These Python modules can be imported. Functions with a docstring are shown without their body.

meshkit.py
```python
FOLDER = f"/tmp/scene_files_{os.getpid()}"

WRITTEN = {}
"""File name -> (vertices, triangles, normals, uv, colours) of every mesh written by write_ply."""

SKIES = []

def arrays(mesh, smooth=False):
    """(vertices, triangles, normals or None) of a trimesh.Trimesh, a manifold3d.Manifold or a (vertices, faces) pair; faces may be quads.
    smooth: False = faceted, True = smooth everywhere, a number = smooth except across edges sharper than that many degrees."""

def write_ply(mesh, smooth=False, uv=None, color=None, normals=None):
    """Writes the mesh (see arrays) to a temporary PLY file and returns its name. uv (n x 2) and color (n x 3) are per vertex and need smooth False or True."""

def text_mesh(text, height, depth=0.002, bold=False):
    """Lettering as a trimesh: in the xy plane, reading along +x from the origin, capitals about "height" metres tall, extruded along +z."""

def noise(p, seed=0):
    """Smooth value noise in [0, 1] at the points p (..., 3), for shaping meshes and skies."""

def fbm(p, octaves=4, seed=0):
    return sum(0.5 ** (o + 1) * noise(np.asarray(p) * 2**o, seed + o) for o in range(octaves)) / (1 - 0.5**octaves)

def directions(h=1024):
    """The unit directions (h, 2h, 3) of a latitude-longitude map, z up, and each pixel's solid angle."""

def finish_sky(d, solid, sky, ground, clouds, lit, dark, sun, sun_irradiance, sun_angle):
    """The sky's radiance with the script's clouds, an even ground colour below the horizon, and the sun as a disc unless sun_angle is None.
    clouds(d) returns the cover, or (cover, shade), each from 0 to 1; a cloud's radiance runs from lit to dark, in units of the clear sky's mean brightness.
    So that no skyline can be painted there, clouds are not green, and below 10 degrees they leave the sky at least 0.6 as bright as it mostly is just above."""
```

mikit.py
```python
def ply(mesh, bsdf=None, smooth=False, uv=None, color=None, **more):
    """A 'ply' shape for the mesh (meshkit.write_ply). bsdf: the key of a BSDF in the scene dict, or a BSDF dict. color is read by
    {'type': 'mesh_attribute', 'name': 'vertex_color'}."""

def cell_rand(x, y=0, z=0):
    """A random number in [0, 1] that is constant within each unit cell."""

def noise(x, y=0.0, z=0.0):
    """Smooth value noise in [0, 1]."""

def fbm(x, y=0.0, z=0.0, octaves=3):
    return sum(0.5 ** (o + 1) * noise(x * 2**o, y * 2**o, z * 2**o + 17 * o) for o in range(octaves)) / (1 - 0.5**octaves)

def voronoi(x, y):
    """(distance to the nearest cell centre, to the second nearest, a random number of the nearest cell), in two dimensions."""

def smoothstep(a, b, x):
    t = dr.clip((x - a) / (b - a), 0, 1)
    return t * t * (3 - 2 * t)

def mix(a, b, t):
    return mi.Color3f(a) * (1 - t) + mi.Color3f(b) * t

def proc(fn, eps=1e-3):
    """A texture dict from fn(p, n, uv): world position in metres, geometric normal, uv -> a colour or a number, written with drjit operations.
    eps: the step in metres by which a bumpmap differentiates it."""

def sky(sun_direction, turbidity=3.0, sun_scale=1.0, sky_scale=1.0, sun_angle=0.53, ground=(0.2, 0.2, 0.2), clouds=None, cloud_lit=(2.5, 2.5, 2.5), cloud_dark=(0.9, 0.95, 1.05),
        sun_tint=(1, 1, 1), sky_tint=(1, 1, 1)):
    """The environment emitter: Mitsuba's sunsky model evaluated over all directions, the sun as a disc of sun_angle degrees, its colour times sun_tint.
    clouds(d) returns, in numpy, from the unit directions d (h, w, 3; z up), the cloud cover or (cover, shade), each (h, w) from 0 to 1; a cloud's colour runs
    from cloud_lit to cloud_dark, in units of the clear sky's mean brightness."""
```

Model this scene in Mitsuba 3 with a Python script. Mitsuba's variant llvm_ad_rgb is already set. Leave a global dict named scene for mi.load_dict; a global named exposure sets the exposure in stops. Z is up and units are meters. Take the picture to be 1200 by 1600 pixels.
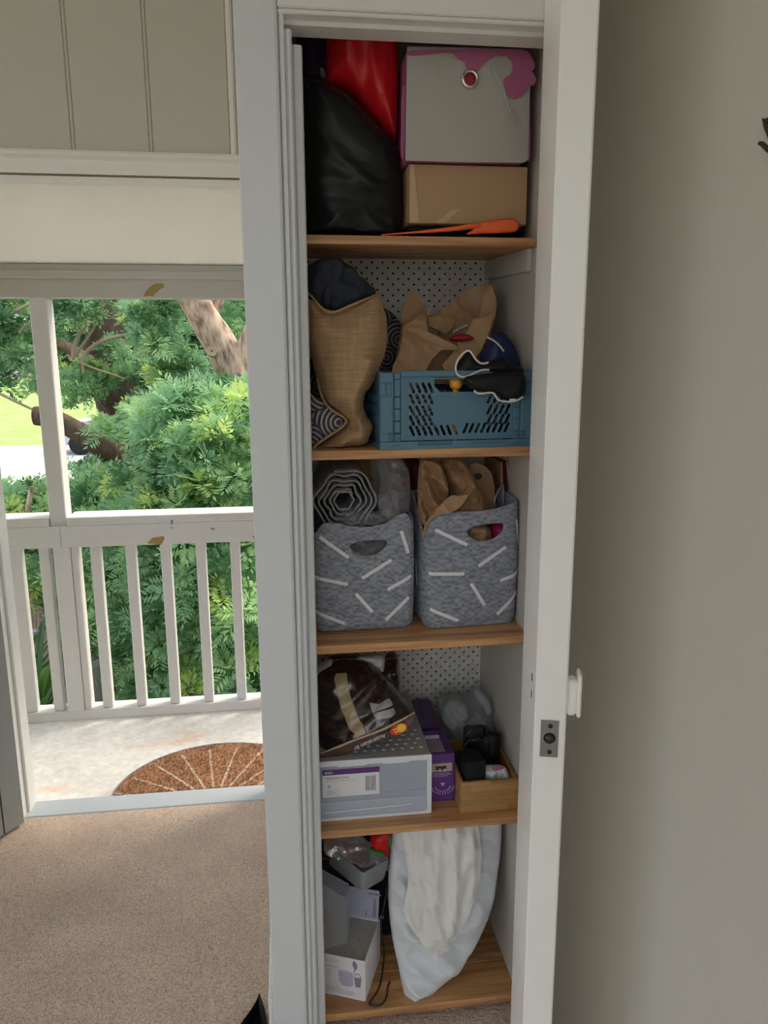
import math, random
import numpy as np, trimesh, manifold3d
import shapely
from shapely.geometry import Polygon, Point, LineString
from shapely import affinity
from scipy.spatial import Delaunay, cKDTree
import drjit as dr
import mitsuba as mi
import mikit, meshkit
from mikit import fbm, noise, voronoi, cell_rand, smoothstep, mix

random.seed(7)
rng = np.random.default_rng(7)
T = mi.ScalarTransform4f
scene, labels = {}, {}
exposure = 2.75

# ------------------------------------------------------------------ camera
FOCAL, PITCH, YAW, ROLL = 1175.0, math.radians(11.55), math.radians(7.2), math.radians(0.30)
EYE = np.array([0.0, 0.0, 1.53])
FW = np.array([math.sin(YAW) * math.cos(PITCH), math.cos(YAW) * math.cos(PITCH), -math.sin(PITCH)])
_r = np.array([math.cos(YAW), -math.sin(YAW), 0.0])
_u = np.cross(_r, FW)
RT = math.cos(ROLL) * _r - math.sin(ROLL) * _u
UP = math.sin(ROLL) * _r + math.cos(ROLL) * _u
scene['camera'] = {'type': 'perspective', 'fov': math.degrees(2 * math.atan(600 / FOCAL)), 'fov_axis': 'x', 'near_clip': 0.02, 'far_clip': 500.0,
                   'to_world': T().look_at(origin=EYE.tolist(), target=(EYE + FW).tolist(), up=UP.tolist())}


def W(px, py, y):
    """Survey of the photograph: the point at depth y that is seen at a pixel."""
    d = FW + (px - 600) / FOCAL * RT - (py - 800) / FOCAL * UP
    return EYE + d * (y / d[1])


def XZ(pts, y):
    return [tuple(W(a, b, y)[[0, 2]]) for a, b in pts]


# ------------------------------------------------------------------ sky
def clouds(d):
    n = meshkit.fbm(d * np.array([2.2, 2.2, 4.0]) + 3.1, 4, 5)
    cover = np.clip(0.55 + 1.5 * (n - 0.35), 0.5, 1.0)
    return cover, np.clip(1.2 * (n - 0.45), 0, 0.6)


scene['sky'] = mikit.sky((0.62, 0.30, 0.72), turbidity=4.0, sun_scale=0.55, sky_scale=1.0, sun_angle=24.0, ground=(0.30, 0.30, 0.27), clouds=clouds,
                         cloud_lit=(2.2, 2.25, 2.28), cloud_dark=(1.28, 1.33, 1.42), sun_tint=(0.93, 0.98, 1.04))

# ------------------------------------------------------------------ materials
def rgb(*c):
    return {'type': 'rgb', 'value': list(c)}


def mat(name, color, rough=0.5, two=True, **k):
    b = {'type': 'principled', 'base_color': rgb(*color) if isinstance(color, tuple) else color, 'roughness': rough, **k}
    scene[name] = {'type': 'twosided', 'bsdf': b} if two else b
    return name


def thin(name, color, dt=1.0, rough=0.4, st=0.0):
    scene[name] = {'type': 'principledthin', 'base_color': rgb(*color) if isinstance(color, tuple) else color, 'roughness': rough, 'diff_trans': dt, 'spec_trans': st, 'eta': 1.4}
    return name


def t_wood(p, n, uv):
    g = fbm(p[0] * 6 + 3 * fbm(p[0] * 3, p[1] * 10, p[2] * 10, 2), p[1] * 90, p[2] * 90, 3)
    k = noise(p[0] * 9, p[1] * 30, p[2] * 30)
    c = mix([0.36, 0.170, 0.070], [0.56, 0.305, 0.135], smoothstep(0.25, 0.75, g))
    return c * (0.85 + 0.3 * k)


def t_bamboo(p, n, uv):
    g = fbm(p[0] * 12, p[1] * 60, p[2] * 200, 3)
    blk = cell_rand(p[0] * 14 + 0.4 * dr.floor(p[2] * 60), p[2] * 60, 1)
    return mix([0.30, 0.155, 0.055], [0.43, 0.25, 0.095], g) * (0.85 + 0.3 * blk)


def t_carpet(p, n, uv):
    a = fbm(p[0] * 420, p[1] * 330, 1.0, 3)
    b = fbm(p[0] * 5, p[1] * 7, 3.0, 3)
    c = noise(p[0] * 1000, p[1] * 800, 5.0)
    v = 0.55 * a + 0.45 * c
    return mix([0.39, 0.295, 0.23], [0.82, 0.66, 0.545], smoothstep(0.25, 0.72, v)) * (0.82 + 0.36 * b)


def t_carpet_h(p, n, uv):
    return 0.005 * fbm(p[0] * 380, p[1] * 300, 1.0, 3)


def t_concrete(p, n, uv):
    a = fbm(p[0] * 5, p[1] * 5, 0.0, 4)
    b = fbm(p[0] * 60, p[1] * 60, 2.0, 3)
    rust = smoothstep(0.70, 0.80, fbm(p[0] * 2.2 + 7, p[1] * 9, 1.0, 3))
    c = mix([0.70, 0.68, 0.65], [0.84, 0.825, 0.80], smoothstep(0.3, 0.7, a)) * (0.86 + 0.28 * b)
    return mix(c, c * mi.Color3f(1.0, 0.72, 0.55), 0.6 * rust)


def t_coir(p, n, uv):
    a = fbm(p[0] * 190, p[1] * 90, 0.0, 3)
    b = noise(p[0] * 22, p[1] * 22, 0.0)
    c = mix([0.15, 0.066, 0.032], [0.36, 0.18, 0.092], smoothstep(0.25, 0.75, a)) * (0.8 + 0.4 * b)
    x, y = p[0] + 0.30, p[1] - 2.47
    ang = dr.atan2(y, x) * (11 / math.pi)
    r = dr.sqrt(x * x + y * y)
    off = dr.abs(ang - dr.round(ang)) * r * math.pi / 11
    wob = 0.0022 + 0.0035 * noise(p[0] * 60, p[1] * 60, 4.0)
    line = dr.select((off < wob) & (r > 0.10) & (r < 0.385), 1.0, 0.0) * smoothstep(0.2, 0.5, noise(p[0] * 240, p[1] * 240, 2.0))
    return mix(c, [0.62, 0.52, 0.42], 0.8 * line)


def t_burlap(p, n, uv):
    u, v = p[0] * 2300, p[2] * 2300
    w = 0.5 + 0.25 * dr.sin(u + 2 * noise(p[0] * 40, p[2] * 90)) + 0.25 * dr.sin(v + 2 * noise(p[0] * 90, p[2] * 40))
    s = 0.6 * noise(p[0] * 30, p[2] * 420) + 0.4 * noise(p[0] * 420, p[2] * 30)
    return mix([0.25, 0.15, 0.078], [0.47, 0.315, 0.18], 0.3 * w + 0.7 * s)


def t_felt(p, n, uv):
    a = fbm(p[0] * 130, p[1] * 90, p[2] * 190, 4)
    b = noise(p[0] * 900, p[1] * 900, p[2] * 900)
    return mix([0.16, 0.178, 0.215], [0.355, 0.38, 0.435], smoothstep(0.28, 0.74, 0.75 * a + 0.25 * b))


def t_bark(p, n, uv):
    a = fbm(p[0] * 45 + 8 * p[2], p[1] * 45, p[2] * 9, 4)
    b = fbm(p[0] * 9, p[1] * 9, p[2] * 9, 2)
    return mix([0.13, 0.085, 0.06], [0.58, 0.435, 0.335], smoothstep(0.25, 0.7, 0.7 * a + 0.3 * b))


def t_bark_dark(p, n, uv):
    a = fbm(p[0] * 40, p[1] * 40, p[2] * 10, 4)
    return mix([0.03, 0.022, 0.016], [0.17, 0.12, 0.085], a)


def t_rings(p, n, uv):
    d1, d2, w = voronoi(p[0] * 11 + 0.45, p[2] * 11 - 0.45)
    s = dr.sin(d1 * 62 + 6 * w)
    e = smoothstep(0.0, 0.08, d2 - d1)
    return mix([0.055, 0.055, 0.085], [0.42, 0.385, 0.345], smoothstep(0.1, 0.5, s) * e)


def t_kraft(p, n, uv):
    a = fbm(p[0] * 300, p[1] * 40, p[2] * 60, 2)
    b = fbm(p[0] * 9, p[1] * 9, p[2] * 9, 2)
    return mix([0.30, 0.175, 0.085], [0.44, 0.275, 0.15], 0.45 * a + 0.55 * b)


def t_lawn(p, n, uv):
    a = fbm(p[0] * 1.3, p[1] * 0.7, 0.0, 3)
    b = noise(p[0] * 30, p[1] * 18, 0.0)
    return mix([0.17, 0.32, 0.07], [0.33, 0.47, 0.15], 0.6 * a + 0.4 * b)


def t_soil(p, n, uv):
    a = fbm(p[0] * 12, p[1] * 12, 0.0, 4)
    return mix([0.05, 0.036, 0.025], [0.16, 0.12, 0.085], a)


def t_cover(p, n, uv):
    a = fbm(p[0] * 90, p[1] * 90, p[2] * 90, 3)
    return mix([0.014, 0.007, 0.006], [0.045, 0.022, 0.017], smoothstep(0.4, 0.75, a))


P = mikit.proc
mat('m_white', (0.72, 0.72, 0.695), 0.32, specular=0.4)
mat('m_casing', (0.64, 0.665, 0.68), 0.32, specular=0.4)
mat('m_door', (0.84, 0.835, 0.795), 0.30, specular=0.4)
mat('m_cream', (0.87, 0.86, 0.82), 0.45)
mat('m_wall', (0.56, 0.54, 0.475), 0.6)
mat('m_panel', (0.585, 0.575, 0.51), 0.5)
mat('m_ceiling', (0.80, 0.79, 0.76), 0.8)
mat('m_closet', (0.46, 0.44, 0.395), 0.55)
mat('m_peg', (0.65, 0.64, 0.60), 0.5)
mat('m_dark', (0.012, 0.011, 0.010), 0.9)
mat('m_sill', (0.47, 0.52, 0.57), 0.35)
mat('m_leafdoor', (0.27, 0.285, 0.27), 0.4)
mat('m_rail', (0.60, 0.59, 0.58), 0.45)
mat('m_chip', (0.30, 0.22, 0.07), 0.7)
mat('m_wood', P(t_wood), 0.42)
mat('m_bamboo', P(t_bamboo), 0.40)
scene['m_carpet'] = {'type': 'twosided', 'bsdf': {'type': 'bumpmap', 'arbitrary': P(t_carpet_h, 0.0015), 'scale': 1.0, 'bsdf': {'type': 'diffuse', 'reflectance': P(t_carpet)}}}
mat('m_concrete', P(t_concrete), 0.8)
mat('m_coir', P(t_coir), 0.95)
mat('m_burlap', P(t_burlap), 0.95)
mat('m_felt', P(t_felt), 0.95)
mat('m_dash', (0.72, 0.725, 0.75), 0.6)
mat('m_bark', P(t_bark), 0.9)
mat('m_barkdark', P(t_bark_dark), 0.9)
mat('m_cut', (0.50, 0.42, 0.36), 0.9)
mat('m_rings', P(t_rings), 0.9)
mat('m_kraft', P(t_kraft), 0.65)
mat('m_card', (0.40, 0.255, 0.135), 0.7)
mat('m_card_light', (0.50, 0.355, 0.22), 0.7)
mat('m_board', (0.40, 0.385, 0.345), 0.75)
mat('m_pink', (0.38, 0.105, 0.215), 0.8)
mat('m_steel', (0.70, 0.68, 0.65), 0.25, metallic=1.0)
mat('m_latch', (0.30, 0.30, 0.29), 0.38, metallic=0.9)
mat('m_latchdark', (0.05, 0.05, 0.048), 0.4, metallic=0.7)
mat('m_red', (0.58, 0.008, 0.014), 0.38)
mat('m_reddark', (0.30, 0.008, 0.02), 0.5)
mat('m_burgundy', (0.10, 0.006, 0.016), 0.6)
mat('m_crimson', (0.36, 0.012, 0.07), 0.5)
mat('m_black', (0.007, 0.008, 0.009), 0.5, specular=0.3)
mat('m_blacksack', (0.007, 0.0085, 0.0095), 0.42, specular=0.35)
mat('m_blackgloss', (0.008, 0.009, 0.011), 0.22)
mat('m_purplecloth', (0.05, 0.012, 0.075), 0.6)
mat('m_whitecloth', (0.55, 0.52, 0.55), 0.7)
mat('m_orange', (0.80, 0.125, 0.03), 0.4)
mat('m_navy', (0.026, 0.032, 0.046), 0.9)
mat('m_blue', (0.085, 0.185, 0.26), 0.45)
mat('m_bluedeep', (0.06, 0.14, 0.205), 0.5)
mat('m_royal', (0.008, 0.02, 0.09), 0.5)
mat('m_yellow', (0.75, 0.33, 0.02), 0.45)
mat('m_piping', (0.62, 0.60, 0.58), 0.7)
mat('m_whiteplastic', (0.72, 0.73, 0.77), 0.35)
mat('m_sack', (0.66, 0.70, 0.735), 0.38)
mat('m_sackflap', (0.72, 0.715, 0.68), 0.42)
mat('m_drawerbody', (0.33, 0.335, 0.335), 0.45)
mat('m_drawerfront', (0.36, 0.40, 0.47), 0.3)
mat('m_drawerlow', (0.43, 0.48, 0.56), 0.3)
mat('m_paper', (0.74, 0.74, 0.76), 0.6)
mat('m_lilac', (0.42, 0.43, 0.56), 0.6)
mat('m_print', (0.25, 0.24, 0.30), 0.7)
mat('m_printlight', (0.50, 0.51, 0.60), 0.7)
mat('m_purple', (0.115, 0.035, 0.21), 0.4)
mat('m_purpledeep', (0.06, 0.02, 0.13), 0.4)
mat('m_lavender', (0.50, 0.40, 0.62), 0.5)
mat('m_photo', (0.42, 0.37, 0.28), 0.5)
mat('m_brownfilm', P(t_cover), 0.16, clearcoat=1.0, clearcoat_gloss=0.95, specular=0.8)
mat('m_brownseal', (0.075, 0.035, 0.025), 0.3, clearcoat=0.6)
mat('m_tan', (0.36, 0.275, 0.17), 0.3, clearcoat=0.8)
mat('m_greyfilm', (0.36, 0.36, 0.36), 0.25, clearcoat=1.0)
mat('m_logo_red', (0.62, 0.06, 0.03), 0.4)
mat('m_logo_yellow', (0.85, 0.55, 0.05), 0.4)
mat('m_foil', (0.84, 0.845, 0.86), 0.3, metallic=0.72, specular=1.0)
mat('m_stain', (0.20, 0.165, 0.13), 0.9)
mat('m_twig', (0.36, 0.285, 0.205), 0.8)
mat('m_beam_shaded', (0.45, 0.44, 0.405), 0.5)  # same paint as the post, darkened: the shade on the beam is in the colour
mat('m_green', (0.05, 0.22, 0.04), 0.6)
mat('m_greenbox', (0.012, 0.06, 0.03), 0.4)
mat('m_galv', (0.30, 0.32, 0.33), 0.5, metallic=0.4)
mat('m_pot', (0.22, 0.23, 0.24), 0.7)
mat('m_bronze', (0.055, 0.042, 0.026), 0.45, metallic=0.5)
mat('m_lawn', P(t_lawn), 0.95)
mat('m_soil', P(t_soil), 0.95)
mat('m_drive', (0.62, 0.61, 0.60), 0.9)
mat('m_car', (0.34, 0.40, 0.50), 0.25, clearcoat=1.0)
mat('m_glassdark', (0.05, 0.06, 0.08), 0.08)
thin('m_wrap', (0.80, 0.81, 0.82), 0.8, 0.16, 0.55)
thin('m_clear', (0.84, 0.85, 0.87), 0.8, 0.12, 0.78)
thin('m_frost', (0.76, 0.79, 0.82), 1.0, 0.22, 0.45)
for nm, c in (('m_leaf_a', (0.33, 0.56, 0.33)), ('m_leaf_b', (0.47, 0.70, 0.36)), ('m_leaf_c', (0.66, 0.82, 0.30)), ('m_leaf_d', (0.12, 0.25, 0.12)), ('m_strap', (0.09, 0.20, 0.05))):
    thin(nm, c, 0.9, 0.26)

# ------------------------------------------------------------------ mesh tools
def tm(v, f):
    return trimesh.Trimesh(np.asarray(v, float), np.asarray(f, int), process=False)


def cat(*ms):
    return trimesh.util.concatenate([m for m in ms if m is not None])


def box(x0, x1, y0, y1, z0, z1, b=0.0015):
    """A box with chamfered edges."""
    lo, hi = np.array([x0, y0, z0]), np.array([x1, y1, z1])
    b = min(b, 0.45 * (hi - lo).min())
    pts = []
    for k in range(3):
        for s in np.ndindex(2, 2, 2):
            p = np.where(s, hi - b, lo + b).astype(float)
            p[k] = hi[k] if s[k] else lo[k]
            pts.append(p)
    return trimesh.convex.convex_hull(np.array(pts))


def rot(m, deg, axis=(0, 0, 1), at=(0, 0, 0)):
    m = m.copy()
    m.apply_transform(trimesh.transformations.rotation_matrix(math.radians(deg), axis, at))
    return m


def mv(m, x=0, y=0, z=0):
    m = m.copy()
    m.apply_translation([x, y, z])
    return m


def frame(m, o, ex, ey, ez):
    """Local x, y, z of the mesh along the given axes, from the origin o."""
    m = m.copy()
    A = np.eye(4)
    A[:3, 0], A[:3, 1], A[:3, 2], A[:3, 3] = ex, ey, ez, o
    m.apply_transform(A)
    return m


def ext(poly, y0, y1):
    """The (x, z) outline as a solid from depth y0 to y1."""
    p = poly if isinstance(poly, (Polygon, shapely.MultiPolygon)) else Polygon(poly)
    p = p.buffer(0)
    out = []
    for g in getattr(p, 'geoms', [p]):
        m = trimesh.creation.extrude_polygon(g, abs(y1 - y0), engine='earcut')
        v = np.array(m.vertices)
        m.vertices = np.stack([v[:, 0], max(y0, y1) - v[:, 2], v[:, 1]], 1)
        out.append(m)
    return cat(*out)


def tube(pts, r, sides=8, smooth_n=0, caps=True):
    p = np.asarray(pts, float)
    if smooth_n:
        from scipy.interpolate import CubicSpline
        t = np.concatenate([[0], np.cumsum(np.linalg.norm(np.diff(p, axis=0), axis=1))])
        q = np.linspace(0, t[-1], smooth_n)
        if np.ndim(r):
            r = np.interp(q, t, r)
        p = CubicSpline(t, p)(q)
    r = np.broadcast_to(r, (len(p),)).astype(float)
    t = np.gradient(p, axis=0)
    t /= np.linalg.norm(t, axis=1, keepdims=True) + 1e-12
    a = np.cross(t[0], [0, 0, 1.0] if abs(t[0][2]) < 0.9 else [1.0, 0, 0])
    A = []
    for k in range(len(p)):
        a = a - t[k] * (a @ t[k])
        a /= np.linalg.norm(a) + 1e-12
        A.append(a)
    A = np.array(A)
    B = np.cross(t, A)
    ang = np.arange(sides) * 2 * np.pi / sides
    v = p[:, None] + r[:, None, None] * (np.cos(ang)[None, :, None] * A[:, None] + np.sin(ang)[None, :, None] * B[:, None])
    v = v.reshape(-1, 3)
    i, j = np.meshgrid(np.arange(len(p) - 1), np.arange(sides), indexing='ij')
    a0, a1 = i * sides + j, i * sides + (j + 1) % sides
    f = np.vstack([np.stack([a0, a1, a1 + sides], -1).reshape(-1, 3), np.stack([a0, a1 + sides, a0 + sides], -1).reshape(-1, 3)])
    if caps:
        n = len(v)
        v = np.vstack([v, p[:1], p[-1:]])
        k = np.arange(sides)
        f = np.vstack([f, np.stack([(k + 1) % sides, k, k * 0 + n], 1), np.stack([k + n - sides, (k + 1) % sides + n - sides, k * 0 + n + 1], 1)])
    return tm(v, f)


def lathe(prof, n=32, at=(0, 0, 0)):
    m = trimesh.creation.revolve(np.array(prof, float), sections=n)
    return mv(m, *at)


def region(poly, step):
    """Fine triangles over a 2-D polygon (holes too): points, triangles, distance to the outline."""
    poly = poly if isinstance(poly, Polygon) else Polygon(poly)
    if not poly.is_valid:
        poly = poly.buffer(0)
        if hasattr(poly, 'geoms'):
            poly = max(poly.geoms, key=lambda g: g.area)
    pts = []
    for ring in [poly.exterior, *poly.interiors]:
        n = max(8, int(ring.length / step))
        pts += [ring.interpolate(k / n, normalized=True).coords[0] for k in range(n)]
    nb = len(pts)
    x0, z0, x1, z1 = poly.bounds
    gx, gz = np.meshgrid(np.arange(x0, x1, step), np.arange(z0, z1, step * 0.87))
    gx = gx + (np.arange(gx.shape[0]) % 2)[:, None] * step * 0.5
    g = np.stack([gx.ravel(), gz.ravel()], 1)
    inner = poly.buffer(-0.45 * step)
    g = g[shapely.contains_xy(inner, g[:, 0], g[:, 1])]
    allp = np.vstack([np.array(pts), g])
    tri = Delaunay(allp).simplices
    c = allp[tri].mean(1)
    tri = tri[shapely.contains_xy(poly, c[:, 0], c[:, 1])]
    a, b, cc = (allp[tri[:, k]] for k in range(3))
    area = (b[:, 0] - a[:, 0]) * (cc[:, 1] - a[:, 1]) - (b[:, 1] - a[:, 1]) * (cc[:, 0] - a[:, 0])
    tri = tri[np.abs(area) > 1e-12]
    area = area[np.abs(area) > 1e-12]
    tri = np.where((area < 0)[:, None], tri[:, ::-1], tri)
    b = poly.boundary
    d = shapely.distance(shapely.points(allp), b)
    d[:nb] = 0
    return allp, tri, d, nb


def solidify(v, f, t):
    """A sheet given a thickness t."""
    v, f = np.asarray(v, float), np.asarray(f, int)
    n = np.zeros_like(v)
    fn = np.cross(v[f[:, 1]] - v[f[:, 0]], v[f[:, 2]] - v[f[:, 0]])
    for k in range(3):
        np.add.at(n, f[:, k], fn)
    n /= np.linalg.norm(n, axis=1, keepdims=True) + 1e-15
    e = np.vstack([f[:, [0, 1]], f[:, [1, 2]], f[:, [2, 0]]])
    key = {}
    for a, b in e:
        key[(a, b)] = key.get((a, b), 0) + 1
    rim = np.array([(a, b) for (a, b) in key if (b, a) not in key])
    N = len(v)
    sides = np.vstack([np.stack([rim[:, 1], rim[:, 0], rim[:, 0] + N], 1), np.stack([rim[:, 1], rim[:, 0] + N, rim[:, 1] + N], 1)]) if len(rim) else np.zeros((0, 3), int)
    return tm(np.vstack([v + n * t / 2, v - n * t / 2]), np.vstack([f, f[:, ::-1] + N, sides]))


def ridges(x, z, seed, fx, fz, skew=0.0):
    """Creases: soft noise ridges and straight sharp folds, about -1 to 1."""
    q = np.stack([x * fx + skew * z * fz, z * fz, np.full_like(x, seed * 1.7)], -1)
    w = meshkit.fbm(q * 0.5 + 9, 2, seed + 30)
    n = meshkit.noise(q + 2.2 * np.stack([w, w * 0.7, w], -1), seed)
    m = meshkit.noise(q * 2.1 + 5, seed + 3)
    soft_ = (1 - np.abs(2 * n - 1)) + 0.45 * (1 - np.abs(2 * m - 1)) - 0.7
    gg = np.random.default_rng(seed * 7 + 1)
    folds = 0.0
    for k in range(5):
        a, ph = gg.uniform(0, math.pi), gg.uniform(0, 1)
        u_ = (q[:, 0] * math.cos(a) + q[:, 1] * math.sin(a)) * gg.uniform(0.5, 1.1) + ph + 0.35 * w
        tri_ = 1 - 2 * np.abs(u_ - np.floor(u_) - 0.5)
        mask = np.clip(meshkit.noise(q * 0.6 + 13 * k, seed + 50 + k) * 2.4 - 0.8, 0, 1)
        folds = folds + (tri_ ** 1.6 - 0.4) * mask
    return soft_ + 0.85 * folds


def pillow(outline, y, front, back=None, edge=0.04, step=0.006, amp=0.006, f=(18, 18), skew=0.0, seed=1, lean=0.0, extra=None, zmin=None):
    """A stuffed soft body over an (x, z) outline at depth y: it swells front metres to the viewer and back metres away."""
    back = front if back is None else back
    p, tri, d, nb = region(outline, step)
    prof = np.sqrt(np.clip(1 - (1 - np.minimum(d / edge, 1)) ** 2, 0, 1))
    x, z = p[:, 0], p[:, 1]
    w = ridges(x, z, seed, *f, skew) * np.clip(d / (0.4 * edge), 0, 1)
    y0 = y + lean * (z - z.min())
    yf = y0 - front * prof - amp * w * 1.3
    yb = y0 + back * prof + amp * ridges(x, z, seed + 11, *f) * np.clip(d / (0.4 * edge), 0, 1)
    if extra is not None:
        yf = yf - extra(x, z) * np.clip(d / (0.4 * edge), 0, 1)
    zz = z + 0.35 * amp * (meshkit.noise(np.stack([x * 60, z * 60, x * 0], -1), seed + 5) - 0.5)
    if zmin is not None:
        zz = np.maximum(zz, zmin)
    vf = np.stack([x, yf, zz], 1)
    vb = np.stack([x, np.maximum(yb, yf + 0.0008), zz], 1)
    vb[:nb] = vf[:nb]
    N = len(p)
    m = tm(np.vstack([vf, vb]), np.vstack([tri, tri[:, ::-1] + N]))
    m.merge_vertices()
    return m


def sheet(outline, y, amp=0.01, f=(20, 20), step=0.008, t=0.0008, seed=1, lean=0.0, bow=0.0, skew=0.0, quant=0.0):
    """A creased sheet (paper, film, cloth) of thickness t over an (x, z) outline."""
    p, tri, d, nb = region(outline, step)
    x, z = p[:, 0], p[:, 1]
    w = ridges(x, z, seed, *f, skew)
    cx, cz = x.mean(), z.mean()
    yy = y + lean * (z - cz) + bow * (x - cx) - amp * w
    return solidify(np.stack([x, yy, z], 1), tri, t)


def spoly(pts, n=4):
    """A rounded outline through the points (Chaikin)."""
    p = np.array(pts, float)
    for _ in range(n):
        q = np.roll(p, -1, 0)
        p = np.stack([0.78 * p + 0.22 * q, 0.22 * p + 0.78 * q], 1).reshape(-1, 2)
    return p


used = {}


def add(key, mesh, material, smooth=30, label=None, category=None, group=None, kind=None, **k):
    """One entry of the scene; a key that is taken gets the next number."""
    n = used.get(key, 0)
    used[key] = n + 1
    if n:
        key = f'{key}_{n:03d}'
    scene[key] = mikit.ply(mesh, material, smooth=smooth, **k)
    tag(key, label, category, group, kind)
    return key


def tag(key, label=None, category=None, group=None, kind=None):
    d = {a: b for a, b in (('label', label), ('category', category), ('group', group), ('kind', kind)) if b}
    if d:
        labels.setdefault(key, {}).update(d)


def thing(name, label, category, group=None, kind=None):
    n = used.get(name, 0)
    used[name] = n + 1
    key = f'{name}_{n:03d}' if n else name
    tag(key, label, category, group, kind)
    return key


S = dict(kind='structure')
# ------------------------------------------------------------------ the room
SH = [1.761, 1.352, 0.945, 0.515, 0.046]      # shelf tops
SF, SB = 1.478, 1.87                           # shelf front, cupboard back
add('floor', box(-3.2, 0.545, -1.4, 2.44, -0.05, 0.0, 0.001), 'm_carpet', False, **S)
add('ceiling', box(-3.2, 0.645, -1.4, 2.6, 2.62, 2.70), 'm_ceiling', False, **S)
add('wall_right', box(0.545, 0.645, -1.4, 2.6, 0.0, 2.62), 'm_wall', False, **S)
# unseen back and left walls; window openings sized to brighten the room
def wall_with_hole(a0, a1, z1, h0, h1, hz0, hz1):
    return Polygon([(a0, 0), (a1, 0), (a1, z1), (a0, z1)], [[(h0, hz0), (h1, hz0), (h1, hz1), (h0, hz1)]])
YB = -1.30
add('wall_back', mv(ext(wall_with_hole(-3.2, 0.545, 2.62, -3.0, 0.45, 0.12, 2.50), YB - 0.1, YB)), 'm_wall', False, **S)
wl = ext(wall_with_hole(YB, 2.44, 2.62, -1.1, 1.7, 0.4, 2.40), 0, 0.1)
wl.vertices = np.stack([-3.2 - wl.vertices[:, 1], wl.vertices[:, 0], wl.vertices[:, 2]], 1)
add('wall_left', tm(wl.vertices, wl.faces), 'm_wall', False, **S)
ring = shapely.box(-3.0, 0.12, 0.45, 2.50).difference(shapely.union_all([shapely.box(-2.96 + k * 1.135, 0.17, -1.86 + k * 1.135, 2.46) for k in range(3)]))
add('unseen_window_1', ext(ring, YB - 0.08, YB - 0.03), 'm_white', False, **S)

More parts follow.
